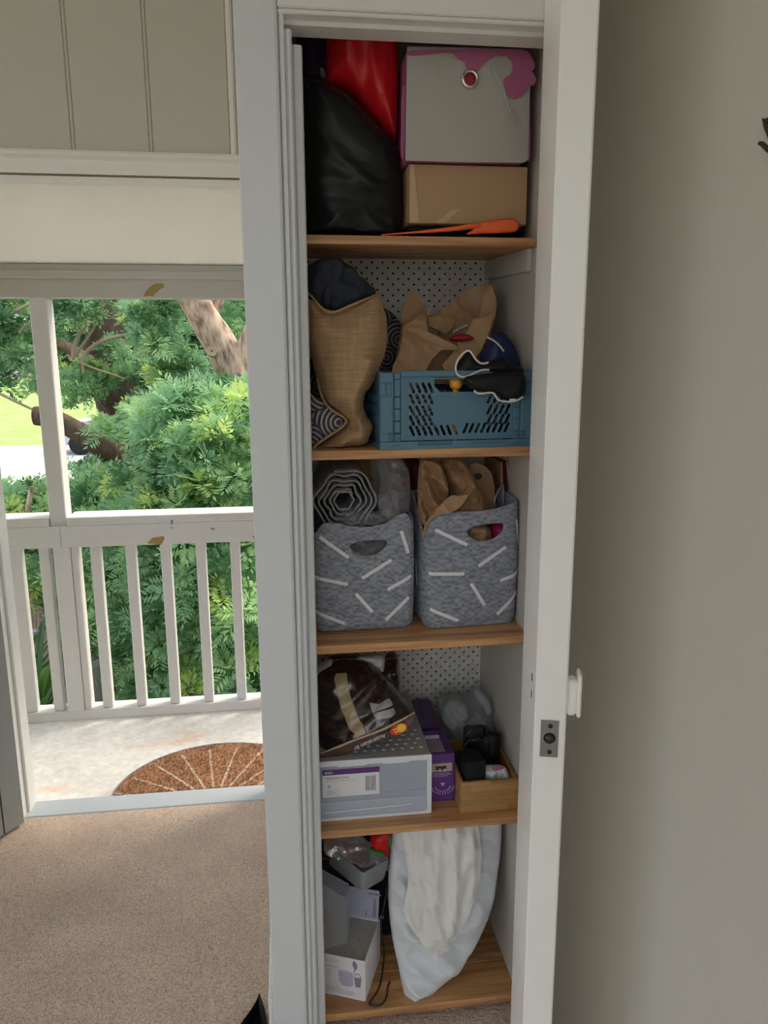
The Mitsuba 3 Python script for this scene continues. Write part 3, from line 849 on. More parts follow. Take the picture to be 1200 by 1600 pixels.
for pts in ([(30, 1000, 5.6), (35, 860, 5.6), (50, 760, 5.6)], [(60, 1000, 5.8), (70, 850, 5.8), (110, 760, 5.8)]):
    add(s2 + '__stem', tube([Y(*q) for q in pts], 0.018, 8, 20), 'm_bark')
sp = []
for (px, py, y, rx, ry, rz, n) in ((40, 800, 5.8, 0.42, 0.4, 0.20, 60), (130, 790, 5.9, 0.40, 0.4, 0.14, 36), (40, 880, 5.6, 0.38, 0.4, 0.30, 80), (0, 860, 5.5, 0.3, 0.3, 0.25, 35), (120, 880, 5.6, 0.35, 0.3, 0.3, 55), (130, 745, 6.2, 0.25, 0.3, 0.10, 12)):
    sp += blob(Y(px, py, y + 0.2), (rx, ry, rz), n, g, 0.35)
foliage(s2, sp, ['m_leaf_b', 'm_leaf_c', 'm_leaf_a', 'm_leaf_d'], 1.0, 60, 6, weights=[0.36, 0.24, 0.28, 0.12])
# hedge far behind that closes the view
s3 = thing('shrub', 'dense dark hedge far behind the trees', 'shrub')
sp = []
for k in range(26):
    c = Y(140 + 12 * k, 520 + 45 * g.normal(), 10.2 + 0.6 * g.random())
    sp += blob((c[0], c[1], c[2]), (0.7, 0.4, 0.9), 20, g, 0.1)
for k in range(14):
    c = Y(190 + 19 * k, 860 + 60 * g.normal(), 6.8 + 0.4 * g.random())
    sp += blob((c[0], c[1], c[2]), (0.6, 0.3, 0.45), 14, g, 0.1)
for k in range(30):
    sp += blob((-1.2 + 0.26 * k, 9.2 + 0.8 * g.random(), -0.6 + 1.0 * (k % 4)), (0.8, 0.4, 0.8), 14, g, 0.1)
foliage(s3, sp, ['m_leaf_a', 'm_leaf_b', 'm_leaf_d'], 1.6, 0, 8, weights=[0.35, 0.15, 0.5])

# strap-leaved plants by the wire fence
def strap_plant(px, py, y, n, L, label, seed):
    gg = np.random.default_rng(seed)
    k = thing('strappy_plant', label, 'plant', 'strappy plants behind the railing')
    c = Y(px, py, y)
    for i in range(n):
        az = gg.uniform(0, 2 * math.pi)
        l = L * gg.uniform(0.7, 1.15)
        lean_ = gg.uniform(0.25, 0.8)
        t = np.linspace(0, 1, 9)
        rad = l * lean_ * t ** 1.5
        h = l * (t - 0.42 * lean_ * t ** 2.6)
        w = 0.016 * (1 - t ** 3) + 0.0015
        ctr = np.stack([c[0] + rad * math.cos(az), c[1] + rad * math.sin(az), c[2] + h], 1)
        sd = np.array([-math.sin(az), math.cos(az), 0])
        lift = np.array([0, 0, 0.004])
        V = np.vstack([ctr + sd * w[:, None] + lift, ctr, ctr - sd * w[:, None] + lift])
        F = []
        for a in range(8):
            for r0 in (0, 9):
                F += [(a + r0, a + r0 + 1, a + r0 + 10), (a + r0, a + r0 + 10, a + r0 + 9)]
        add(k + '__leaf', tm(V, F), 'm_strap' if i % 3 else 'm_leaf_d', False)
strap_plant(62, 1150, 4.3, 34, 0.75, 'strap-leaved plant with arching dark green leaves in front of the grey fence pipe', 1)
strap_plant(25, 1130, 4.6, 26, 0.75, 'strap-leaved plant with arching dark green leaves furthest left behind the railing', 2)
strap_plant(120, 1010, 5.0, 18, 0.55, 'smaller strap-leaved plant with arching leaves beside the balcony post and planter', 3)
# wire fence
wf = thing('wire_fence', 'grey pipe fence with wire mesh seen between the left balusters', 'fence')
yp = 4.9
a, b, c_ = Y(58, 1140, yp), Y(58, 990, yp), Y(120, 930, yp + 0.9)
add(wf + '__post', tube([a - np.array([0, 0, 0.4]), b], 0.022, 12), 'm_galv')
add(wf + '__rail', tube([b, c_], 0.020, 12), 'm_galv')
add(wf + '__fitting', cat(lathe([(0, -0.04), (0.028, -0.04), (0.028, 0.02), (0.015, 0.034), (0, 0.036)], 16, b)), 'm_galv')
wires = []
q = (c_ - b)
for k in range(26):
    t = k / 26
    for s in (-1, 1):
        p0 = b + q * t
        p1 = b + q * min(max(t + s * 0.28, 0), 1) + np.array([0, 0, -0.75 * (min(max(t + s * 0.28, 0), 1) - t) / (0.28 * s) if True else 0])
        wires.append(tube([p0, p1], 0.0016, 4, caps=False))
add(wf + '__mesh', cat(*wires), 'm_galv', False, kind='stuff')
# grey planter
pl = thing('planter', 'grey concrete planter low behind the balcony post', 'planter')
c = Y(142, 1110, 4.7)
add(pl + '__body', mv(lathe([(0.0, 0.0), (0.13, 0.0), (0.16, 0.36), (0.175, 0.37), (0.175, 0.41), (0.15, 0.41), (0.14, 0.36), (0, 0.35)], 28), c[0], c[1], c[2] - 0.02), 'm_pot', 40)
# parked car
ck = thing('car', 'pale blue parked car glimpsed between the limb and the leaves', 'car')
cc = np.array([-6.9, 23.0, GZ + 0.03])
side = Polygon([(0, 0.25), (0, 0.75), (0.15, 0.92), (1.15, 1.0), (1.75, 1.45), (3.1, 1.48), (3.9, 1.02), (4.2, 0.95), (4.25, 0.3), (3.85, 0.3), (3.75, 0.5), (3.5, 0.62), (3.2, 0.5), (3.1, 0.3), (1.15, 0.3), (1.05, 0.5), (0.8, 0.62), (0.55, 0.5), (0.45, 0.3)])
add(ck + '__body', mv(ext(side, 0, 1.7), *cc), 'm_car', False)
for w_ in ([(1.25, 1.02), (1.8, 1.40), (2.35, 1.42), (2.35, 1.02)], [(2.43, 1.02), (2.43, 1.42), (3.05, 1.42), (3.65, 1.02)]):
    add(ck + '__window', mv(ext(w_, -0.012, 0.0), *cc), 'm_glassdark', False)
for x in (0.8, 3.5):
    wh = rot(lathe([(0, -0.1), (0.20, -0.1), (0.31, -0.09), (0.32, 0.0), (0.31, 0.09), (0, 0.1)], 28), 90, (1, 0, 0))
    add(ck + '__wheel', mv(wh, cc[0] + x, cc[1] + 0.10, cc[2] + 0.32), 'm_black', 40)
    add(ck + '__wheel', mv(wh, cc[0] + x, cc[1] + 1.60, cc[2] + 0.32), 'm_black', 40)
# ------------------------------------------------------------------ top shelf
def soft(key, px, y, front, m, label=None, category=None, group=None, n=2, smooth=True, **k):
    return add(key, pillow(spoly(XZ(px, y), n), y, front, **k), m, smooth, label=label, category=category, group=group)


thing('black_sack', 'slumped shiny black fabric sack filling the left of the top shelf', 'bag')
soft('black_sack__body', [(468, 118), (490, 128), (520, 135), (545, 150), (575, 185), (602, 212), (618, 226), (624, 252), (628, 300), (628, 352), (622, 400), (560, 405), (480, 405), (466, 340), (462, 220)], 1.60, 0.085, 'm_blacksack',
     back=0.14, edge=0.09, step=0.005, amp=0.017, f=(9, 13), skew=0.7, seed=3, zmin=1.772)
soft('black_sack__collar', [(466, 118), (492, 122), (522, 132), (548, 150), (590, 190), (598, 205), (560, 196), (520, 172), (488, 160), (464, 158)], 1.575, 0.022, 'm_blacksack', edge=0.02, amp=0.008, f=(22, 22), seed=8)
thing('red_bag', 'bright red nylon bag pushed in behind the black sack under the cupboard top', 'bag')
soft('red_bag__body', [(510, 20), (560, 14), (622, 20), (622, 90), (622, 160), (620, 226), (606, 216), (590, 198), (566, 168), (545, 140), (520, 134), (508, 134)], 1.615, 0.05, 'm_red', back=0.06, edge=0.045, step=0.005, amp=0.012, f=(16, 5), skew=0.25, seed=12)
soft('red_bag__lower', [(540, 150), (600, 150), (605, 240), (605, 330), (540, 330)], 1.80, 0.02, 'm_red', edge=0.03, amp=0.004, seed=2)
thing('purple_bag', 'dark purple cloth bag with a pale patch in the cupboard\'s top left corner', 'bag')
soft('purple_bag__body', [(462, 20), (525, 20), (528, 90), (524, 150), (462, 150)], 1.74, 0.05, 'm_purplecloth', edge=0.04, amp=0.010, f=(22, 10), seed=5, back=0.05)
soft('purple_bag__patch', [(497, 108), (503, 104), (509, 110), (512, 124), (503, 124)], 1.688, 0.008, 'm_whitecloth', edge=0.01, amp=0.002, step=0.003, seed=6)
soft('purple_bag__patch', [(502, 90), (509, 92), (512, 104), (506, 106)], 1.692, 0.008, 'm_whitecloth', edge=0.01, amp=0.002, step=0.003, seed=7)

z1 = SH[0]
# flat black case under the boxes
add('flat_case', mv(cat(box(0.246, 0.486, 1.548, 1.80, 0.0, 0.010, 0.004)), 0, 0, z1 + 0.0145), 'm_black', label='flat black case lying on the top shelf underneath the brown carton', category='case')
k = thing('carton', 'plain brown cardboard carton on the top shelf under the torn grey box', 'box')
bz = z1 + 0.028
add('carton__body', cat(box(0.2465, 0.4830, 1.536, 1.80, bz, 1.8975, 0.0015), box(0.2445, 0.2465, 1.545, 1.795, bz + 0.002, 1.894, 0.0005)), 'm_card', False)
add('carton__flap', ext([(0.2475, bz + 0.001), (0.266, bz + 0.001), (0.256, 1.895), (0.2475, 1.896)], 1.5335, 1.536), 'm_card_light', False)
add('carton__flap', ext([(0.300, bz + 0.001), (0.318, bz + 0.001), (0.348, bz + 0.028), (0.330, bz + 0.026)], 1.5348, 1.536), 'm_card_light', False)
k = thing('storage_box', 'grey board storage box with torn pink lining and a metal eyelet on the top shelf', 'box')
gb = Polygon([(0.2395, 2.0955), (0.462, 2.100), (0.4765, 2.093), (0.478, 1.907), (0.470, 1.9005), (0.340, 1.8985), (0.236, 1.8985)])
add('storage_box__body', ext(gb.buffer(-0.002), 1.521, 1.79), 'm_pink', False)
ey_ = W(734, 124, 1.516)
hole = Point(ey_[0], ey_[2]).buffer(0.0125)
pnl = gb.difference(hole)
p, tri, dd_, nb = region(gb.difference(hole) if isinstance(gb.difference(hole), Polygon) else gb, 0.006)
bulge = 0.005 * np.clip(dd_ / 0.05, 0, 1) + 0.0025 * (meshkit.fbm(np.stack([p[:, 0] * 12, p[:, 1] * 9, p[:, 0] * 0], -1), 2, 3) - 0.5)
add('storage_box__front_panel', solidify(np.stack([p[:, 0], 1.519 - bulge, p[:, 1]], 1), tri, 0.002), 'm_board', True)
def torn(px, t0, t1, key='storage_box__torn_lining', m='m_pink', n=1):
    pts = np.array(spoly(XZ(px, 1.514), n))
    pts = pts + 0.0014 * (meshkit.noise(np.stack([pts[:, 0] * 300, pts[:, 1] * 300, pts[:, 0] * 0], -1), 3)[:, None] - 0.5)
    add(key, ext(Polygon(pts).buffer(0), t0, t1), m, False)
torn([(708, 79), (735, 77), (780, 79), (800, 77), (824, 81), (833, 95), (835, 106), (831, 112), (838, 124), (834, 133), (824, 137), (817, 148), (806, 154), (796, 153), (788, 146), (786, 130), (788, 122), (797, 117), (801, 106), (799, 96), (792, 89), (776, 87), (764, 92), (754, 102), (746, 111), (736, 108), (729, 110), (727, 97), (714, 93)], 1.5118, 1.5130, n=0)
torn([(636, 78), (700, 76), (712, 80), (712, 83), (690, 82), (660, 86), (636, 86)], 1.5150, 1.5162)
torn([(765, 108), (772, 106), (786, 130), (793, 160), (798, 178), (812, 198), (800, 186), (789, 166), (783, 142)], 1.5112, 1.5126, 'storage_box__torn_flap', 'm_board')
add('storage_box__side_lining', sheet(spoly([(0.228, 1.905), (0.236, 1.90), (0.240, 2.03), (0.234, 2.035), (0.229, 2.00), (0.230, 1.96)], 2), 1.527, amp=0.003, step=0.004, t=0.001), 'm_pink', True)
add('storage_box__side_lining', ext(spoly([(0.4775, 1.899), (0.483, 1.91), (0.481, 1.96), (0.4785, 2.02)], 2), 1.522, 1.524), 'm_pink', False)
el = rot(lathe([(0.0105, 0), (0.0115, 0.0028), (0.0135, 0.0036), (0.0160, 0.0022), (0.0165, 0.0), (0.0105, 0)], 36), 90, (1, 0, 0))
add('storage_box__eyelet', mv(el, ey_[0], 1.5138, ey_[2]), 'm_steel')
add('storage_box__eyelet__lining', mv(rot(lathe([(0, 0), (0.0118, 0)], 28), 90, (1, 0, 0)), ey_[0], 1.5195, ey_[2]), 'm_reddark', False)

# orange paddle
thing('paddle', 'bright orange plastic paddle lying along the front of the top shelf', 'paddle')
bl = spoly(XZ([(738, 352), (748, 347), (775, 343), (800, 340), (810, 345), (812, 354), (808, 362), (790, 364), (765, 365), (742, 366), (724, 367), (740, 359)], 1.517), 2)
add('paddle__blade', pillow(bl, 1.5185, 0.004, edge=0.006, step=0.003, amp=0.0, zmin=z1 + 0.001), 'm_orange', True)
add('paddle__blade__rib', tube([W(720, 356, 1.512), W(745, 352.5, 1.5115), W(752, 353, 1.513)], [0.004, 0.0035, 0.001], 10, 16), 'm_orange')
add('paddle__shaft', tube([W(596, 367, 1.522), W(650, 363, 1.519), W(700, 358.5, 1.517), W(742, 353, 1.516)], [0.0012, 0.0022, 0.0042, 0.0050], 12, 30), 'm_orange')

# ------------------------------------------------------------------ second shelf
z2 = SH[1]
thing('patterned_bag', 'dark cloth bag printed with pale concentric circles behind the burlap bag', 'bag')
soft('patterned_bag__body', [(482, 560), (520, 480), (560, 474), (606, 480), (632, 512), (634, 545), (620, 572), (606, 590), (596, 640), (592, 688), (540, 690), (488, 690), (482, 640)], 1.785, 0.06, 'm_rings', back=0.06, edge=0.06, amp=0.006, f=(14, 14), seed=21, zmin=z2 + 0.002)
soft('patterned_bag__corner', [(480, 612), (497, 622), (520, 640), (542, 660), (520, 680), (488, 700), (480, 690)], 1.535, 0.02, 'm_rings', back=0.03, edge=0.04, amp=0.003, f=(14, 14), seed=22, zmin=z2 + 0.002)
thing('burlap_bag', 'tall open burlap bag with dark clothes at its mouth on the second shelf', 'bag')
def bag_fold(x, z):
    c = W(560, 600, 1.56)
    return 0.022 * np.exp(-((x - c[0] - 0.35 * (z - c[2])) / 0.012) ** 2) * (z < W(0, 560, 1.56)[2]) + 0.014 * np.exp(-((x - W(505, 560, 1.56)[0] + 0.25 * (z - 1.47)) / 0.010) ** 2)
soft('burlap_bag__body', [(474, 462), (492, 470), (514, 487), (540, 480), (566, 469), (588, 459), (598, 474), (605, 505), (606, 535), (600, 560), (590, 585), (580, 603), (570, 616), (567, 634), (575, 652), (584, 664), (580, 675), (573, 697), (545, 700), (515, 703), (489, 707), (490, 697), (510, 683), (528, 672), (541, 658), (525, 645), (508, 630), (498, 606), (490, 572), (482, 540), (474, 520)],
     1.575, 0.085, 'm_burlap', back=0.05, edge=0.07, step=0.005, amp=0.014, f=(8, 5), skew=-0.7, seed=31, n=1, smooth=True, zmin=z2 + 0.001, extra=bag_fold)
add('burlap_bag__hem', tube([tuple(W(a, b, y)) for a, b, y in ((496, 590, 1.555), (504, 622, 1.535), (522, 643, 1.527), (541, 658, 1.522), (528, 672, 1.515), (508, 685, 1.512), (490, 700, 1.512))], 0.0028, 8, 40), 'm_burlap')
add('burlap_bag__hem', tube([tuple(W(a, b, y)) for a, b, y in ((476, 463, 1.56), (494, 472, 1.52), (514, 488, 1.51), (540, 481, 1.515), (566, 470, 1.53), (589, 460, 1.57))], 0.0026, 8, 40), 'm_burlap')
thing('navy_clothes', 'crumpled dark navy clothes heaped in the mouth of the burlap bag', 'clothes')
soft('navy_clothes__heap', [(474, 420), (490, 408), (512, 402), (530, 402), (541, 412), (556, 420), (566, 436), (584, 452), (590, 462), (570, 478), (540, 490), (512, 496), (474, 476)], 1.60, 0.055, 'm_navy', back=0.08, edge=0.05, step=0.0045, amp=0.030, f=(15, 18), skew=0.8, seed=41, smooth=35)
soft('navy_clothes__fold', [(500, 404), (536, 402), (540, 425), (520, 470), (512, 486), (498, 470), (505, 440)], 1.555, 0.022, 'm_navy', edge=0.025, step=0.004, amp=0.010, f=(24, 12), skew=-0.7, seed=43)

# blue folding crate
cr = thing('crate', 'blue plastic folding crate with slotted sides at the front of the second shelf', 'crate')
CW, CH, CD = 0.318, 0.152, 0.235
co = np.array([0.1795, 1.4755, z2])
ca = math.radians(3.0)
cx_, cy_ = np.array([math.cos(ca), math.sin(ca), 0]), np.array([-math.sin(ca), math.cos(ca), 0])
def K(m):
    return frame(m, co, cx_, cy_, [0, 0, 1])
u = 0.318 / 1085.0
def zp(x, z):
    return ((x - 62) * u, (664 - z) * CH / 560.0)
slots = []
def slot(x, z, s):
    c = np.array(zp(x, z))
    d = np.array([0.0035 * s, -0.0078])
    slots.append(LineString([c - d, c + d]).buffer(0.0030, 4))
for zrow in (220, 303, 385, 458):
    for x in (285, 328, 372, 413):
        slot(x, zrow, 1)
    for x in (832, 876, 920, 962):
        slot(x, zrow, -1)
for x in (285, 328, 372, 413, 458, 502, 545, 588):
    slot(x, 532, 1)
for x in (663, 706, 748, 790, 832, 875, 918, 960):
    slot(x, 520, -1)
ha, hb = zp(442, 250), zp(812, 146)
grip = Polygon([(ha[0], hb[1]), (hb[0], hb[1]), (hb[0], ha[1] + 0.012), (hb[0] - 0.012, ha[1]), (ha[0] + 0.012, ha[1]), (ha[0], ha[1] + 0.012)]).buffer(0.001)
pa, pb = zp(208, 604), zp(1046, 108)
panel = shapely.box(pa[0], pa[1], pb[0], pb[1])
add(cr + '__front_panel', K(ext(panel.difference(shapely.union_all(slots + [grip])), 0.0045, 0.008)), 'm_blue', False)
a, b = zp(208, 150), zp(1046, 104)
add(cr + '__rim', K(box(a[0], b[0], 0.0, 0.012, a[1] + 0.002, b[1] + 0.002, 0.002)), 'm_blue', False)
a, b = zp(455, 482), zp(800, 285)
lp = shapely.box(a[0], a[1], b[0], b[1])
add(cr + '__label_panel', K(ext(lp, 0.0032, 0.0045)), 'm_blue', False)
fr = shapely.box(*(zp(246, 590) + zp(1000, 150)))
add(cr + '__front_panel__border', K(ext(fr.difference(fr.buffer(-0.0022)), 0.0030, 0.0045)), 'm_blue', False)
# base with two long notches
base = shapely.box(0, 0, CW, zp(0, 610)[1]).difference(shapely.union_all([shapely.box(*(zp(322, 640) + zp(565, 614))), shapely.box(*(zp(692, 636) + zp(936, 604)))]))
add(cr + '__base', K(cat(ext(base, 0.0, 0.006), box(0, CW, 0.006, CD, 0.0, 0.006, 0.001), box(0.004, CW - 0.004, 0.006, 0.008, 0, zp(0, 610)[1], 0.0005))), 'm_blue', False)
# corner columns with clips
for s in (0, 1):
    def cb(x0, x1, zb, zt, y0, y1, bv=0.0012):
        A, B = zp(x0, zb), zp(x1, zt)
        xa, xb = (A[0], B[0]) if not s else (CW - B[0], CW - A[0])
        return box(xa, xb, y0, y1, A[1], B[1], bv)
    col = cat(cb(64, 160, 610, 108, 0.003, 0.012), cb(66, 148, 545, 280, 0.0, 0.004), cb(66, 148, 180, 110, 0.0, 0.004), cb(70, 102, 270, 182, 0.0, 0.004), cb(112, 142, 266, 190, 0.0005, 0.0035))
    add(cr + '__corner_column', K(col), 'm_blue', False)
    add(cr + '__hinge', K(cat(*[cb(163, 203, zb, zt, 0.001, 0.010) for zb, zt in ((157, 114), (280, 160), (368, 285), (457, 372), (545, 461))])), 'm_blue', False)
    add(cr + '__clip', K(cat(cb(120, 156, 610, 550, 0.0008, 0.006), cb(160, 205, 610, 550, 0.0008, 0.006), cb(145, 198, 648, 622, -0.0006, 0.002))), 'm_bluedeep', False)
    xs_ = 0.004 if not s else CW - 0.008
    sidep = shapely.box(0.012, 0.006, CD, CH).difference(shapely.union_all([LineString([(0.03 + 0.02 * i, 0.025 + 0.022 * j), (0.036 + 0.02 * i, 0.037 + 0.022 * j)]).buffer(0.003, 4) for i in range(10) for j in range(4)]))
    m = ext(sidep, 0, 0.004)
    v = np.array(m.vertices)
    m.vertices = np.stack([xs_ + v[:, 1], v[:, 0], v[:, 2]], 1)
    add(cr + '__side_panel', K(tm(m.vertices, m.faces[:, ::-1])), 'm_blue', False)
add(cr + '__back_panel', K(box(0.0, CW, CD - 0.006, CD, 0.004, CH, 0.001)), 'm_blue', False)
q = K(tm(*(lambda s_: (s_.vertices, s_.faces))(mv(trimesh.creation.icosphere(subdivisions=3, radius=0.013), zp(605, 190)[0], 0.022, zp(605, 195)[1]))))
add('yellow_ball', q, 'm_yellow', label='orange-yellow plastic knob seen through the handle slot of the blue crate', category='toy')
add('yellow_ball__stalk', K(tube([(zp(605, 0)[0], 0.026, 0.006), (zp(605, 0)[0], 0.024, zp(605, 240)[1])], 0.006, 10)), 'm_yellow')
add('dark_cloth', K(pillow(spoly([(0.012, 0.008), (0.30, 0.008), (0.30, 0.115), (0.2, 0.105), (0.1, 0.118), (0.015, 0.11)], 2), 0.13, 0.075, back=0.08, edge=0.06, amp=0.01, f=(14, 14), seed=77, step=0.008)), 'm_rings', label='dark patterned cloth bundled inside the blue crate under the paper bags', category='cloth')

# brown paper bags standing in the crate
def paper(key, px, y, m='m_kraft', amp=0.014, f=(14, 16), seed=1, n=0, step=0.006, smooth=22, **k):
    pts = XZ(px, y)
    return add(key, sheet(spoly(pts, n) if n else pts, y, amp=amp, f=f, seed=seed, step=step, **k), m, smooth)
pb1 = thing('paper_bag', 'crumpled brown paper bag with a folded flap at the left of the blue crate', 'paper bag', 'brown paper bags in the blue crate')
paper(pb1 + '__upright_fold', [(624, 500), (628, 478), (634, 470), (645, 453), (655, 460), (660, 470), (668, 484), (665, 492), (650, 502), (638, 514), (628, 508)], 1.64, n=1, bow=0.5, seed=4, amp=0.006)
paper(pb1 + '__front', [(605, 610), (612, 572), (624, 552), (630, 510), (648, 500), (666, 484), (671, 518), (668, 524), (700, 535), (717, 543), (712, 548), (690, 546), (676, 560), (658, 588), (640, 612)], 1.585, seed=7, lean=0.3, amp=0.016, skew=0.8)
paper(pb1 + '__crease_flap', [(634, 514), (650, 512), (680, 524), (717, 542), (712, 547), (690, 540), (664, 530), (646, 520)], 1.560, seed=9, amp=0.004, lean=-0.4)
paper(pb1 + '__back', [(612, 600), (628, 500), (668, 488), (700, 560), (690, 600)], 1.67, seed=17, amp=0.01)
pb2 = thing('paper_bag', 'large torn brown paper bag with twisted string handle at the right of the blue crate', 'paper bag', 'brown paper bags in the blue crate')
paper(pb2 + '__back', [(669, 494), (700, 476), (730, 454), (750, 443), (768, 445), (774, 470), (775, 490), (760, 560), (760, 600), (690, 600), (686, 520)], 1.69, seed=14, amp=0.012, lean=0.15, f=(16, 6), skew=1.0)
paper(pb2 + '__fold', [(669, 496), (690, 494), (712, 500), (706, 514), (696, 522), (680, 514), (668, 510)], 1.645, seed=15, amp=0.006, bow=0.3)
paper(pb2 + '__front_flap', [(742, 497), (756, 496), (775, 488), (770, 508), (761, 527), (752, 548), (742, 558), (735, 590), (700, 600), (690, 570), (716, 541), (712, 534), (730, 520)], 1.60, seed=16, amp=0.008, lean=0.2)
paper(pb2 + '__side', [(768, 446), (775, 470), (774, 492), (760, 530), (752, 560), (748, 500), (755, 460)], 1.665, seed=18, amp=0.006)
add(pb2 + '__handle', tube([W(668, 492, 1.62), W(680, 472, 1.66), (W(700, 454, 1.70)), W(718, 441, 1.73), W(724, 438, 1.735)], 0.0022, 8, 24), 'm_card_light')
pb3 = thing('paper_bag', 'low brown paper bag showing a pointed corner behind the middle of the blue crate', 'paper bag', 'brown paper bags in the blue crate')
paper(pb3 + '__body', [(660, 600), (672, 566), (685, 545), (692, 546), (704, 560), (716, 600)], 1.655, seed=19, amp=0.006)
thing('snack_packet', 'red snack packet with crinkled silver edge tucked in the torn paper bag', 'packet')
soft('snack_packet__body', [(700, 530), (708, 524), (722, 521), (736, 524), (742, 530), (728, 534), (708, 534)], 1.595, 0.012, 'm_reddark', edge=0.012, step=0.003, amp=0.002)
soft('snack_packet__silver_edge', [(706, 520), (714, 512), (724, 506), (733, 507), (728, 514), (716, 519)], 1.615, 0.008, 'm_foil', edge=0.01, step=0.003, amp=0.004, f=(60, 60), smooth=20)
thing('blue_pouch', 'deep blue padded pouch behind the black slippers in the crate', 'pouch')
soft('blue_pouch__body', [(748, 560), (760, 535), (772, 518), (790, 520), (806, 545), (815, 580), (812, 610), (750, 610)], 1.60, 0.03, 'm_royal', edge=0.03, amp=0.004, seed=51)
thing('slippers', 'pair of soft black slippers with white piping hanging over the front of the blue crate', 'slippers')
soft('slippers__upper', [(711, 576), (716, 568), (724, 556), (731, 548), (738, 552), (745, 562), (756, 566), (772, 562), (790, 556), (804, 572), (818, 574), (819, 590), (790, 590), (770, 586), (750, 584), (735, 590), (722, 588), (714, 584)], 1.50, 0.018, 'm_black', back=0.05, edge=0.03, step=0.004, amp=0.003, seed=61)
soft('slippers__sole_side', [(724, 589), (740, 586), (770, 582), (800, 580), (821, 582), (822, 612), (816, 622), (802, 627), (786, 624), (776, 616), (760, 613), (742, 611), (728, 604)], 1.466, 0.012, 'm_black', back=0.007, edge=0.02, step=0.004, amp=0.002, seed=62)
def piping(pts, y, key='slippers__piping', r=0.0021):
    add(key, tube([W(a, b, y) for a, b in pts], r, 8, 50), 'm_piping')
piping([(763, 566), (750, 567), (741, 558), (732, 548), (723, 553), (712, 574), (714, 584), (724, 589), (735, 586), (748, 580), (764, 578)], 1.480)
piping([(741, 610), (752, 615), (773, 616), (777, 623), (786, 627), (806, 626), (817, 620)], 1.457)
piping([(761, 527), (775, 535), (787, 549)], 1.564)
add('slippers__tag', box(0, 0.0125, 0, 0.0015, 0, 0.005, 0.0005).apply_translation(W(796, 627, 1.456)), 'm_paper', False)
# ------------------------------------------------------------------ third shelf: felt baskets
z3 = SH[2]


